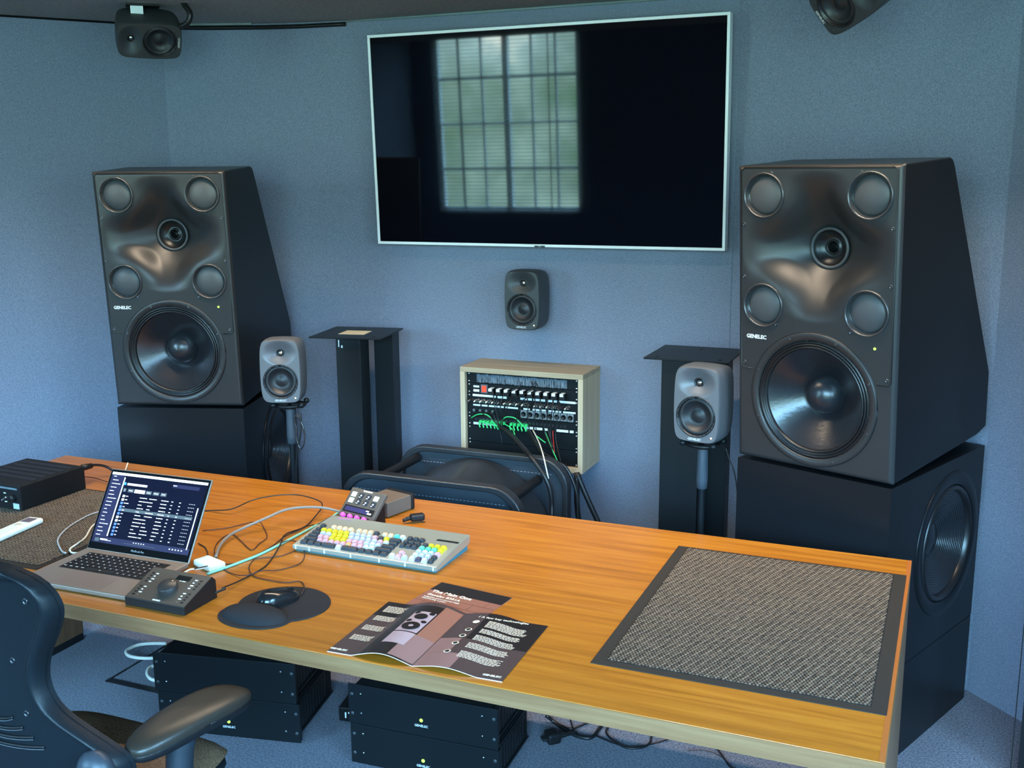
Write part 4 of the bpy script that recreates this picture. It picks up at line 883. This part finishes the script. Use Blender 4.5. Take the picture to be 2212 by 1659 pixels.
# ---------------------------------------------------------------- small things
hb = thing('cable_hub', 'small white plastic cable hub beside the laptop with cables plugged in', 'hub', (-1.748, -.742, DZ), -.32)
build(MB().box((-.042, -.026, 0), (.042, .024, .019)), 'case', 'white', hb, bevel=.006, seg=3)
pg = thing('power_connector', 'loose black power connector lying behind the keyboard, beside the tilted key deck', 'connector', (-1.400, -.205, DZ), .75)
build(MB().box((-.022, -.012, .006), (.022, .012, .026)), 'body', 'black', pg, bevel=.005, seg=3)
build(MB().tube([(-.022, 0, .016), (-.034, 0, .013), (-.045, -.002, .010)], [.007, .006, .004], 8), 'strain_relief', 'black', pg)
build(MB().tube([(.01, -.01, .006), (.012, -.014, .002), (.02, -.014, .001)], .0015, 6), 'small_clip', 'black', pg)
PATHS = {
 'black_long': [(-2.076,-0.367,0.733),(-2.061,-0.354,0.733),(-1.98,-0.348,0.745),(-1.953,-0.271,0.755),(-1.896,-0.232,0.765),(-1.831,-0.199,0.765),(-1.76,-0.196,0.755),(-1.731,-0.215,0.745),(-1.707,-0.286,0.74),(-1.69,-0.375,0.733),(-1.689,-0.476,0.742),(-1.655,-0.55,0.74),(-1.626,-0.629,0.733),(-1.605,-0.694,0.733),(-1.604,-0.754,0.733),(-1.6,-0.824,0.738),(-1.594,-0.886,0.748)],
 'grey_thick': [(-1.624,-0.261,0.75),(-1.68,-0.282,0.765),(-1.722,-0.324,0.775),(-1.762,-0.367,0.775),(-1.788,-0.424,0.765),(-1.823,-0.48,0.75),(-1.832,-0.541,0.745),(-1.81,-0.617,0.742),(-1.754,-0.708,0.745)],
 'brown_thin': [(-1.954,-0.518,0.733),(-1.902,-0.47,0.733),(-1.869,-0.406,0.733),(-1.83,-0.407,0.74),(-1.807,-0.42,0.733),(-1.741,-0.493,0.733),(-1.729,-0.547,0.733),(-1.717,-0.599,0.733),(-1.781,-0.556,0.733),(-1.847,-0.511,0.733),(-1.861,-0.528,0.733),(-1.847,-0.582,0.733),(-1.815,-0.638,0.733),(-1.749,-0.712,0.745),(-1.704,-0.743,0.733),(-1.651,-0.768,0.733),(-1.605,-0.773,0.738),(-1.58,-0.739,0.742),(-1.559,-0.701,0.733),(-1.531,-0.644,0.733),(-1.549,-0.588,0.733),(-1.588,-0.537,0.733),(-1.634,-0.498,0.733),(-1.663,-0.492,0.733),(-1.661,-0.541,0.742)],
 'teal': [(-1.647,-0.213,0.75),(-1.662,-0.276,0.734),(-1.664,-0.38,0.734),(-1.667,-0.508,0.734),(-1.673,-0.623,0.734),(-1.687,-0.693,0.734),(-1.699,-0.744,0.734),(-1.714,-0.795,0.734)],
 'black_pair': [(-1.651,-0.203,0.75),(-1.659,-0.243,0.74),(-1.663,-0.282,0.736),(-1.662,-0.347,0.736),(-1.681,-0.374,0.736),(-1.688,-0.439,0.736),(-1.69,-0.482,0.736),(-1.676,-0.558,0.736),(-1.676,-0.619,0.736),(-1.682,-0.67,0.736),(-1.694,-0.712,0.736),(-1.721,-0.758,0.745),(-1.746,-0.806,0.748)],
 'mouse_cable': [(-1.395,-0.83,0.742),(-1.416,-0.787,0.738),(-1.444,-0.753,0.733),(-1.463,-0.746,0.733),(-1.489,-0.766,0.733),(-1.543,-0.769,0.733),(-1.592,-0.759,0.733),(-1.639,-0.717,0.733),(-1.664,-0.665,0.733),(-1.658,-0.644,0.733),(-1.619,-0.615,0.733),(-1.608,-0.595,0.733),(-1.6,-0.559,0.733)],
 'lid_short': [(-1.894,-0.61,0.733),(-1.859,-0.627,0.733),(-1.827,-0.654,0.733),(-1.78,-0.708,0.745)],
 'white_hub1': [(-1.753,-0.836,0.748),(-1.758,-0.808,0.745),(-1.75,-0.786,0.74),(-1.74,-0.767,0.74),(-1.734,-0.763,0.745)],
 'grey_left': [(-2.361,-0.492,0.738),(-2.367,-0.513,0.738),(-2.367,-0.554,0.738),(-2.345,-0.64,0.738),(-2.308,-0.715,0.738),(-2.273,-0.759,0.738),(-2.221,-0.8,0.738),(-2.195,-0.817,0.738),(-2.17,-0.83,0.742)],
 'white_left': [(-2.294,-0.577,0.738),(-2.287,-0.602,0.738),(-2.271,-0.634,0.738),(-2.224,-0.704,0.738),(-2.204,-0.759,0.738),(-2.194,-0.79,0.738),(-2.174,-0.809,0.738),(-2.159,-0.813,0.738),(-2.135,-0.815,0.742)],
 'white_edge': [(-2.67,-0.043,0.745),(-2.649,-0.074,0.738),(-2.61,-0.128,0.736)],
 'amp_power': [(-2.656,-0.276,0.79),(-2.646,-0.257,0.79),(-2.657,-0.228,0.785),(-2.663,-0.201,0.78),(-2.654,-0.174,0.77),(-2.638,-0.159,0.755),(-2.605,-0.173,0.745)],
 'amp_thin': [(-2.696,-0.239,0.745),(-2.69,-0.218,0.738),(-2.662,-0.217,0.738),(-2.606,-0.232,0.738),(-2.561,-0.242,0.738),(-2.533,-0.243,0.738)],
 'floor_white1': [(-2.618,0.027,0.02),(-2.668,0.007,0.02),(-2.709,-0.022,0.02),(-2.719,-0.065,0.02),(-2.706,-0.093,0.02),(-2.668,-0.111,0.02),(-2.612,-0.105,0.02),(-2.567,-0.083,0.02),(-2.514,-0.045,0.02)],
 'floor_white2': [(-2.518,-0.128,0.02),(-2.539,-0.152,0.02),(-2.519,-0.191,0.02),(-2.476,-0.223,0.02),(-2.431,-0.227,0.02)],
 'fl_a': [(-1.077,0.044,0.03),(-1.05,0.052,0.006),(-0.995,0.016,0.006),(-0.956,-0.0,0.006),(-0.92,0.0,0.006),(-0.906,0.02,0.006),(-0.904,0.061,0.006),(-0.902,0.099,0.006),(-0.902,0.145,0.006)],
 'fl_b': [(-1.084,0.053,0.02),(-1.036,0.049,0.006),(-0.986,0.036,0.006),(-0.953,0.086,0.006),(-0.926,0.118,0.006)],
 'fl_c': [(-1.012,0.092,0.006),(-0.995,0.061,0.006),(-0.98,0.031,0.006)],
 'fl_d': [(-0.88,0.095,0.006),(-0.879,0.063,0.006),(-0.863,0.037,0.006),(-0.831,0.011,0.006),(-0.793,-0.008,0.006),(-0.764,-0.002,0.006),(-0.738,0.018,0.006),(-0.73,0.052,0.006),(-0.738,0.096,0.006)],
 'fl_e': [(-0.899,0.023,0.006),(-0.863,0.01,0.006),(-0.828,0.001,0.006),(-0.787,-0.002,0.006),(-0.753,0.015,0.006),(-0.728,0.036,0.006),(-0.697,0.069,0.006),(-0.674,0.098,0.006),(-0.656,0.121,0.006)],
 'fl_f': [(-0.545,0.111,0.006),(-0.525,0.089,0.006),(-0.497,0.048,0.006),(-0.476,0.013,0.006),(-0.453,-0.007,0.006)],
 'fl_g': [(-0.61,0.045,0.006),(-0.579,0.061,0.006),(-0.546,0.065,0.006),(-0.518,0.058,0.006),(-0.497,0.044,0.006)],
 'fl_plug': [(-1.066,0.015,0.03),(-1.05,-0.016,0.02),(-1.013,-0.058,0.02)],
 'dk_conn': [(-1.453,-0.29,0.75),(-1.449,-0.264,0.745),(-1.438,-0.25,0.745),(-1.422,-0.25,0.75),(-1.418,-0.221,0.75)],
 'trunk': [(-1.595,0.87,0.768),(-1.524,0.8,0.764),(-1.429,0.68,0.759),(-1.344,0.575,0.745),(-1.292,0.555,0.699),(-1.267,0.55,0.662),(-1.253,0.55,0.619),(-1.249,0.55,0.571),(-1.246,0.54,0.534),(-1.249,0.54,0.493),(-1.25,0.53,0.42)],
 'white_r': [(-1.454,0.88,0.763),(-1.407,0.8,0.758),(-1.343,0.68,0.755),(-1.289,0.575,0.742),(-1.265,0.56,0.669)],
 'black_r2': [(-1.473,0.88,0.759),(-1.424,0.82,0.734),(-1.354,0.72,0.723),(-1.301,0.66,0.723),(-1.259,0.64,0.711),(-1.222,0.64,0.689),(-1.185,0.64,0.604),(-1.18,0.64,0.506),(-1.18,0.64,0.4)],
 'green1': [(-1.738,0.91,0.782),(-1.702,0.89,0.803),(-1.664,0.88,0.81),(-1.641,0.88,0.801),(-1.623,0.88,0.776),(-1.595,0.88,0.761)],
 'green2': [(-1.599,0.89,0.776),(-1.576,0.88,0.802),(-1.557,0.88,0.808),(-1.529,0.88,0.804),(-1.502,0.88,0.782),(-1.477,0.88,0.758)],
 'green3': [(-1.608,0.9,0.78),(-1.562,0.89,0.766),(-1.539,0.88,0.753),(-1.527,0.87,0.739)],
 'green4': [(-1.435,0.87,0.743),(-1.413,0.86,0.734),(-1.392,0.86,0.721)],
 'green5': [(-1.402,0.88,0.761),(-1.385,0.87,0.734),(-1.356,0.84,0.701),(-1.324,0.82,0.658)],
 'green6': [(-1.702,0.91,0.772),(-1.655,0.89,0.771),(-1.618,0.88,0.768),(-1.604,0.88,0.751)],
 'red_r': [(-1.369,0.88,0.768),(-1.363,0.87,0.732),(-1.347,0.84,0.689)],
 'rk00': [(-1.509,0.9,0.949),(-1.506,0.87,0.939),(-1.543,0.87,0.915),(-1.589,0.87,0.899),(-1.63,0.9,0.886)],
 'rk01': [(-1.466,0.9,0.954),(-1.448,0.86,0.933),(-1.493,0.86,0.904),(-1.534,0.87,0.89),(-1.574,0.9,0.89)],
 'rk02': [(-1.446,0.9,0.951),(-1.425,0.86,0.934),(-1.457,0.86,0.907),(-1.498,0.86,0.873),(-1.529,0.9,0.806)],
 'rk03': [(-1.634,0.9,0.912),(-1.617,0.87,0.866),(-1.604,0.87,0.815),(-1.595,0.87,0.772)],
 'rk04': [(-1.583,0.9,0.907),(-1.585,0.86,0.854),(-1.581,0.86,0.811),(-1.59,0.87,0.768)],
 'rk05': [(-1.542,0.9,0.905),(-1.553,0.86,0.856),(-1.572,0.86,0.811),(-1.583,0.87,0.769)],
 'rk06': [(-1.487,0.9,0.905),(-1.466,0.86,0.863),(-1.466,0.86,0.811),(-1.458,0.86,0.765),(-1.418,0.85,0.714)],
 'rk07': [(-1.455,0.9,0.907),(-1.435,0.86,0.866),(-1.437,0.86,0.814),(-1.435,0.87,0.764)],
 'rk08': [(-1.432,0.9,0.905),(-1.412,0.86,0.867),(-1.404,0.86,0.808),(-1.39,0.86,0.749),(-1.352,0.83,0.7)],
 'rk09': [(-1.401,0.9,0.907),(-1.381,0.86,0.861),(-1.386,0.86,0.81),(-1.377,0.86,0.759),(-1.351,0.84,0.706)],
 'rk10': [(-1.369,0.9,0.909),(-1.363,0.86,0.863),(-1.37,0.86,0.811),(-1.372,0.86,0.759),(-1.356,0.84,0.706)],
 'rk11': [(-1.347,0.9,0.881),(-1.341,0.86,0.83),(-1.35,0.86,0.778),(-1.342,0.85,0.726),(-1.306,0.8,0.669)],
 'rk12': [(-1.695,0.9,0.815),(-1.655,0.87,0.807),(-1.623,0.87,0.792),(-1.597,0.87,0.768)],
 'rk13': [(-1.659,0.9,0.817),(-1.622,0.87,0.814),(-1.609,0.87,0.793),(-1.595,0.87,0.768)],
 'rk14': [(-1.599,0.88,0.747),(-1.586,0.87,0.72),(-1.58,0.87,0.668)],
 'rk15': [(-1.539,0.88,0.757),(-1.531,0.87,0.712),(-1.531,0.87,0.664)],
 'rk16': [(-1.533,0.9,0.771),(-1.512,0.86,0.825),(-1.498,0.86,0.852),(-1.51,0.9,0.851)],
 'spk_loop': [(-2.093,0.2,0.925),(-2.108,0.2,0.903),(-2.101,0.2,0.861),(-2.104,0.2,0.834),(-2.091,0.2,0.796),(-2.076,0.2,0.808),(-2.068,0.2,0.846),(-2.077,0.2,0.888),(-2.099,0.2,0.919)],
 'spk_loopb': [(-2.079,0.2,0.926),(-2.083,0.2,0.862),(-2.096,0.2,0.809),(-2.11,0.2,0.738),(-2.116,0.2,0.632)],
 'spkR_cable': [(-0.581,0.35,0.903),(-0.57,0.35,0.87),(-0.552,0.35,0.826),(-0.541,0.35,0.766),(-0.535,0.35,0.674)],
 'ceil_cable': [(-2.692,0.45,2.413),(-2.679,0.45,2.392),(-2.659,0.45,2.364),(-2.666,0.45,2.336),(-2.689,0.45,2.323),(-2.715,0.45,2.318)],
}
# ================================================================ armchair standing sideways behind the desk
ac = thing('armchair', 'dark armchair with two rounded side panels, standing behind the desk below the wall rack', 'armchair', (-1.56, .40, 0))
def arm_panel(y, ht, x0, x1):
    r_ = .11; pts = []
    for cx, a0 in ((x1 - r_, 0), (x0 + r_, 90)):
        for k in range(9): t = R(a0 + k * 11.25); pts.append((cx + r_ * math.cos(t), ht - r_ + r_ * math.sin(t)))
    full = [(x1, .10)] + pts + [(x0, .10)]
    fr = MB(); n = len(full); w = .032; cx = (x0 + x1) / 2
    def ins(p, q):                                                   # inset outline
        x, z = p; return (x - q if x > cx else x + q, z - q if z > ht * .5 else z)
    inner = [ins(p, w * .62) for p in full]
    vs = [(x, y - .022, z) for x, z in full] + [(x, y + .022, z) for x, z in full] + [(x, y - .022, z) for x, z in inner] + [(x, y + .022, z) for x, z in inner]
    fs = []
    for i in range(n - 1): fs += [(i, i + 1, n + i + 1, n + i), (2 * n + i + 1, 2 * n + i, 3 * n + i, 3 * n + i + 1), (i + 1, i, 2 * n + i, 2 * n + i + 1), (n + i, n + i + 1, 3 * n + i + 1, 3 * n + i)]
    fs += [(0, n, 3 * n, 2 * n), (n - 1, 2 * n + n - 1, 4 * n - 1, 2 * n - 1)]
    fr.add(vs, fs); o = build(fr, 'side_frame', mat('arm_frame_black', (.014, .015, .018), .38, spec=.6), ac, bevel=.005, seg=3)
    build(MB().prism([(x, y - .010, z) for x, z in inner], (0, .020, 0)), 'side_panel', mat('arm_leather', (.020, .027, .036), .5), o)
    mb = MB()
    for i in range(40): x = x0 + .06 + i * (x1 - x0 - .12) / 40; mb.box((x, y - .0115, ht - .062), (x + .008, y - .010, ht - .0605))
    build(mb, 'stitching', mat('stitch_grey', (.25, .27, .3), .6), o)
arm_panel(-.20, .7385, -.352, .345); arm_panel(.20, .7385, -.338, .362)
for x, z in ((-.255, .690), (.245, .655)): build(MB().cyl((x, -.185, z), (x, .185, z), .017), 'cross_rod', 'black', ac)
build(MB().grid(lambda u, v: (.0 + .335 * math.cos(PI * u), -.17 + .345 * v, .33 + .385 * math.sin(PI * u)), 32, 4).grid(lambda u, v: (.0 + .315 * math.cos(PI * u), -.17 + .345 * v, .33 + .365 * math.sin(PI * u)), 32, 4), 'curved_back', mat('arched_leather', (.016, .018, .022), .3, spec=.6), ac)
build(MB().box((-.30, -.17, .30), (.30, .17, .40)), 'seat', 'black', ac, bevel=.02)
for x in (-.32, .31):
    for y in (-.2, .2): build(MB().cyl((x, y, 0), (x, y, .12), .015), 'leg', 'black', ac)
bs = thing('folded_stand', 'thin black folded stand legs behind the desk, right of the armchair', 'stand', (-1.10, .70, 0))
build(MB().tube([(-.105, .0, .66), (-.06, .0, .56), (.06, .01, .30), (.16, .02, .012)], .011, 8), 'leg', 'black', bs)
build(MB().tube([(-.105, .0, .66), (-.10, .0, .50), (-.06, .01, .26), (-.02, .03, .012)], .011, 8), 'leg', 'black', bs)

# ================================================================ rack amplifiers on the floor
def rack_amp(label, x, y, z, a, hh, d, logo):
    r = thing('rack_amplifier', label, 'amplifier', (x, y, z), a, 'black rack amplifiers under the desk')
    w = .483
    build(MB().box((0, 0, .001), (w, .004, hh - .0015)), 'front_panel', 'rackblk', r, bevel=.001)
    body = build(MB().box((.022, .004, .003), (w - .022, d, hh - .003)), 'case', 'blackm', r)
    mb = MB()
    for i in range(10): mb.box((w - .0225, .04 + i * .024, .025), (w - .0195, .052 + i * .024, hh - .025))
    mb.box((w - .006, .004, .004), (w - .002, .018, hh - .004)); mb.box((w - .022, .02, hh - .016), (w - .016, d, hh - .010)).box((w - .022, .02, .010), (w - .016, d, .016)); build(mb, 'side_ribs', 'black', r)
    for x_ in (.012, w - .012):
        for zz in (.034, hh - .034): build(MB().lathe((x_, 0, zz), (0, -1, 0), [(.0055, -.001), (.0055, .0006), (0, .0006)], 12), 'mounting_hole', mat('hole_grey', (.05, .055, .06), .5) if not bpy.data.materials.get('hole_grey') else bpy.data.materials['hole_grey'], r)
    for x_ in (.042, w - .048):
        for zz in (.038, hh - .030): build(MB().lathe((x_, 0, zz), (0, -1, 0), [(.0028, -.001), (.0028, .001), (0, .0016)], 10), 'screw', 'steel', r)
    if logo:
        build(MB().sphere((w / 2, -.001, .052), .0055, (1, .4, 1), 14, 8), 'power_lamp', 'green', r)
        text('logo', 'GENELEC', .0105, T(w / 2, -.001, .034) @ FRONT, 'logo', r)
    return r
rack_amp('lower black rack amplifier with a green lamp, in the left stack under the desk', -2.2183, -.4692, .008, .199, .134, .324, True)
rack_amp('upper black rack amplifier without a lamp, in the left stack under the desk', -2.2243, -.4732, .1425, .199, .137, .324, False)
rack_amp('lower black rack amplifier in the right stack under the desk, cut off by the frame', -1.5436, -.3992, .006, .0419, .131, .30, True)
rack_amp('upper black rack amplifier with a green lamp, in the right stack under the desk', -1.5456, -.4012, .1375, .0419, .131, .30, True)

# ================================================================ office chair in front of the desk
oc = thing('office_chair', 'dark office chair with curved shell back and leather arm pad, at the lower left', 'chair', (-1.665, -1.30, 0))
HWZ = [(.47, .02), (.485, .13), (.51, .20), (.55, .26), (.60, .285), (.645, .283), (.68, .235), (.733, .150), (.77, .126), (.807, .122), (.85, .134), (.90, .163), (.945, .183), (.975, .181), (1.0, .168), (1.02, .140), (1.034, .100), (1.041, .050), (1.043, .01)]
def hw(z):
    for (a, x), (b, y) in zip(HWZ, HWZ[1:]):
        if a <= z <= b: t = (z - a) / (b - a); return x + (y - x) * t
    return HWZ[0][1] if z < HWZ[0][0] else HWZ[-1][1]
def hws(z):                                                           # smoothed half width
    return sum(hw(z + k * .006) for k in (-3, -2, -1, 0, 1, 2, 3)) / 7 if z < 1.0 else hw(z)
def back_y(x, z):                                                     # relative to the chair origin
    return -.215 + .055 * ((z - .75) / .3) ** 2 * (1 if z < .75 else -.5) + .45 * x * x
def back_fn(u, v, side=0):
    z = .47 + .573 * (1 - math.cos(PI * v)) / 2; s_ = math.sin((u - .5) * PI); h = hws(z); x = s_ * h
    if side: return (x, back_y(x, z) + .026 - .012 * abs(s_) ** 6, z)
    d = min((1 - abs(s_)) * h, (1.043 - z) * 1.0, (z - .47) * .8); q = .034
    t = min(max(d / q, 0), 1); off = -.013 * math.sin(PI * t) ** 1.0 * (1 if t > .3 else 1) + .026 * max(0, 1 - t * 3.2) ** 2
    return (x, back_y(x, z) + off, z)
mb = MB().grid(back_fn, 56, 90); mb.grid(lambda u, v: back_fn(1 - u, v, 1), 28, 45); build(mb, 'backrest', 'shell', oc)
for x, z in ((.122, .971), (-.122, .971), (.030, .985), (.062, .835), (-.062, .835), (.080, .723), (-.080, .723)):
    y = back_y(x, z); build(MB().lathe((x, y, z), (0, -1, 0), [(.007, -.002), (.007, .001), (.0062, .002), (.0045, .0015), (.003, -.001), (0, -.001)], 16), 'screw', 'screw', oc)
for i in range(4):
    z = .700 - i * .019; hwid = .045 + i * .022; P_ = [(x, back_y(x, z + .006) - .0015, z + .010 * (x / hwid) ** 2) for x in [hwid * (k / 5 - 1) for k in range(11)]]
    sl_ = build(MB().tube(P_, .0035, 6), 'vent_slot', 'black', oc)
    build(MB().tube([(x, y - .002, z - .0045) for x, y, z in P_], .0009, 5), 'slot_lip', 'grey', sl_)
for sx in (1, -1):
    build(MB().sphere((sx * .237, -.20, .630), .040, (1, .75, 1), 28, 16), 'tilt_joint', mat('joint_grey', S(52, 58, 66), .4) if sx == 1 else bpy.data.materials['joint_grey'], oc)
    # arm pad
    def pad(u, v, sx=sx):
        t = 2 * PI * u; ph = -PI / 2 + PI * v; c, s_ = math.cos(t), math.sin(t); k = (abs(c) ** 2.8 + abs(s_) ** 2.8) ** (-1 / 2.8)
        r = math.cos(ph) ** .42; y = s_ * k * .152 * r; x = c * k * (.056 + .010 * s_) * r; z = .021 * math.copysign(abs(math.sin(ph)) ** .8, math.sin(ph)) - .010 * (y / .152) ** 2
        return (sx * (.296 + .02 * (y / .152)) + x, .005 + y, .652 + z)
    p_ = build(MB().grid(pad, 44, 18), 'arm_pad', 'leather', oc)
    build(MB().grid(lambda u, v: tuple(Vector(pad(u, v)) * 1.0 + Vector((0, 0, -.011))), 40, 12), 'pad_base', 'black', p_)
    seam = [Vector(pad(k / 44, .40)) for k in range(45)]
    build(MB().tube([tuple(q_) for q_ in seam], .0018, 5, smooth=False), 'pad_seam', 'black', p_)
    build(MB().tube([(sx * .30, -.02, .645), (sx * .302, -.035, .60), (sx * .298, -.05, .50), (sx * .26, -.06, .44)], [.030, .028, .026, .026], 14), 'arm_post', mat('post_grey', S(34, 41, 48), .4) if sx == 1 else bpy.data.materials['post_grey'], oc)
    build(MB().box((sx * .26 - .05, -.09, .415), (sx * .26 + .05, -.03, .45)), 'arm_bracket', 'black', oc, bevel=.006)
def seat(u, v, top=1):
    a, b = sqse(2 * u - 1, 2 * v - 1, 4.5); x = a * .262; y = .02 + b * .215; e = max(abs(a), abs(b)); r = (abs(a) ** 5 + abs(b) ** 5) ** .2
    z = .475 + .012 * (1 - r ** 4) - (.03 * max(0, (b - .6) / .4) ** 2) - (.016 * r ** 14)
    return (x, y, z)
build(MB().grid(seat, 36, 30), 'seat_mesh', 'brown', oc)
fr_ = []
for k in range(64):
    t = 2 * PI * k / 64; c, s_ = math.cos(t), math.sin(t); kk = (abs(c) ** 4.5 + abs(s_) ** 4.5) ** (-1 / 4.5); b = s_ * kk; fr_.append((c * kk * .245, .02 + b * .198, .437 - .030 * max(0, (b - .6) / .4) ** 2))
fr_.append(fr_[0])
build(MB().tube(fr_, .017, 10, smooth=False), 'seat_frame', 'shell', oc)
build(MB().box((-.11, -.12, .36), (.11, .12, .44)), 'mechanism', 'black', oc, bevel=.01)
build(MB().cyl((0, 0, .09), (0, 0, .37), .025).cyl((0, 0, .07), (0, 0, .13), .042), 'gas_column', 'black', oc)
for k in range(5):
    t = R(90 + k * 72); dx, dy = math.cos(t), math.sin(t)
    l_ = build(MB().tube([(0, 0, .11), (dx * .16, dy * .16, .10), (dx * .30, dy * .30, .075)], [.028, .022, .016], 10), 'base_leg', 'black', oc)
    build(MB().cyl((dx * .30 - dy * .022, dy * .30 + dx * .022, .03), (dx * .30 - dy * .006, dy * .30 + dx * .006, .03), .03).cyl((dx * .30 + dy * .006, dy * .30 - dx * .006, .03), (dx * .30 + dy * .022, dy * .30 - dx * .022, .03), .03).cyl((dx * .30, dy * .30, .04), (dx * .30, dy * .30, .075), .008), 'caster', 'black', l_)

# ================================================================ door leaf at the far right edge of the picture
dr = struct(build(MB().prism([(.3225, .25, 0), (.70, .14, 0), (.71, .18, 0), (.3325, .29, 0)], (0, 0, 2.02)), 'door_1', 'black', None))
build(MB().box((.3045, .262, 0), (.3075, .266, 2.02)), 'edge_seal', 'black', dr)

# ================================================================ cables
mc_inv = (Matrix.Translation(mc.location) @ Matrix.Rotation(mc.rotation_euler.z, 4, 'Z')).inverted()
def cable(name, label, key, r, m, cat='cable', group=None, n=8):
    o = build(MB().tube(PATHS[key], r, n), name, m); return tag(o, label, cat, group)
build(MB().tube([(-1.5965, -.912, .7445), (-1.590, -.895, .746), (-1.585, -.885, .747)], .0035, 8), 'cable_plug', 'black', mc).matrix_parent_inverse = mc_inv
cable('control_cable', 'thin black cable looping high from the laptop back to the volume controller', 'black_long', .0019, 'cable_black')
cable('display_cable', 'thick grey brown cable arching from the white hub to the tilted key deck', 'grey_thick', .0042, 'cable_grey')
cable('thin_cable', 'thin dark brown cable tangled in loops between laptop and keyboard', 'brown_thin', .0014, 'cable_brown')
cable('network_cable', 'pale green network cable running straight from the hub to the key deck', 'teal', .0038, 'cable_teal')
cable('deck_cable', 'thin black cable running beside the pale green one', 'black_pair', .0017, 'cable_black')
cable('mouse_cable', 'thin dark cable winding from the mouse towards the keyboard', 'mouse_cable', .0015, 'cable_brown')
cable('short_cable', 'short black cable from behind the laptop screen to the white hub', 'lid_short', .0015, 'cable_black')
cable('hub_lead', 'short white lead from the white hub to the laptop side', 'white_hub1', .0028, 'cable_white')
cable('charging_cable', 'light grey cable curving left of the laptop over the ribbed mat', 'grey_left', .0023, 'cable_lgrey')
cable('white_cable', 'white cable with a tight bend left of the laptop', 'white_left', .0026, 'cable_white')
cable('short_white_cable', 'short white cable end at the back edge of the desk above the laptop', 'white_edge', .0026, 'cable_white')
o = cable('power_lead', 'black power lead leaving the back of the black amplifier box', 'amp_power', .0045, 'cable_black')
p0 = PATHS['amp_power']; build(MB().tube([p0[0], p0[1], p0[2]], [.011, .010, .006], 8), 'plug', 'black', o)
cable('thin_lead', 'thin dark lead lying on the desk behind the black amplifier box', 'amp_thin', .0016, 'cable_brown')
cable('floor_cable', 'white cable loop on the carpet left of the left amplifiers, nearer the wall', 'floor_white1', .0065, 'cable_white')
cable('floor_cable', 'small white cable loop on the floor outlet beside the left amplifiers', 'floor_white2', .0065, 'cable_white')
for k, rr, lab in (('fl_a', .006, 'thick black cable curving on the floor right of the right amplifiers'), ('fl_b', .003, 'black cable lying behind the thick one on the floor, right of the right amplifiers'), ('fl_c', .003, 'short black cable crossing the others on the floor, right of the right amplifiers'),
                   ('fl_d', .0035, 'black cable forming a wide open loop on the floor under the desk front'), ('fl_e', .0022, 'thin black cable passing along the wide loop on the floor'), ('fl_f', .0028, 'black cable end on the floor furthest right under the desk'), ('fl_g', .0012, 'hair thin black wire on the floor furthest right under the desk')):
    cable('floor_cable', lab, k, rr, 'cable_black')
x, y, z = PATHS['fl_plug'][2]
fp_ = thing('mains_plug', 'black mains plug lying on the carpet beside the right amplifiers', 'plug', (x - .005, y, 0), -.8)
build(MB().box((-.024, -.022, .004), (.024, .022, .040)), 'body', 'black', fp_, bevel=.008, seg=3); build(MB().tube([(0, .02, .02), (0, .05, .018), (-.01, .09, .012)], [.008, .006, .004], 8), 'lead', 'cable_black', fp_)
for i in range(3): build(MB().box((-.012 + i * .010, -.036, .016), (-.008 + i * .010, -.022, .026)), 'pin', 'screw', fp_)
ps = thing('power_block', 'small black power block with white marks on the floor between the amplifier stacks', 'power block', (-1.70, -.13, 0), .2)
build(MB().box((-.03, -.06, 0), (.03, .06, .05)), 'body', 'black', ps, bevel=.004); build(MB().box((-.008, -.0615, .014), (-.003, -.060, .034)).box((.004, -.0615, .03), (.010, -.060, .036)), 'white_mark', 'logo', ps)
cable('hanging_cable', 'thick black cable bundle hanging from the wall rack down behind the armchair', 'trunk', .0085, 'cable_black', group=None)
cable('hanging_cable', 'black cable hanging furthest right from the wall rack over the armchair', 'black_r2', .0065, 'cable_black')
cable('white_cable', 'white cable hanging from the green plug panel over the armchair', 'white_r', .0026, 'cable_white')
cable('red_cable', 'short red cable hanging at the right side of the oak rack', 'red_r', .0018, 'cable_red')
gl = ['green cable arching over the left ports of the green plug panel', 'green cable arching over the middle ports of the green plug panel', 'short green cable drooping below the middle of the green plug panel',
      'short green cable across the blank panel in the oak rack', 'green cable hanging furthest right in the oak rack', 'green cable lying flat along the left ports of the green plug panel']
for i in range(6): cable('green_cable', gl[i], 'green%d' % (i + 1), .0022, 'cable_green', group='green cables in the oak rack')
for k in sorted(k for k in PATHS if k.startswith('rk')):
    cable('patch_cable', 'thin black cable among the plugs of the oak wall rack', k, .0020, 'cable_black', group='thin black cables in the oak rack', n=6)
o = cable('coiled_cable', 'black cable tied in a hanging loop under the left small loudspeaker', 'spk_loop', .0030, mat('cable_gloss', (.02, .02, .022), .12, spec=.8))
cable('speaker_cable', 'black cable running down behind the left pole stand', 'spk_loopb', .0030, 'cable_black')
cable('speaker_cable', 'thin black cable running down beside the right pole stand', 'spkR_cable', .0022, 'cable_black')
cable('ceiling_cable', 'thick black cable from the ceiling bending into the top left loudspeaker', 'ceil_cable', .011, 'cable_black')
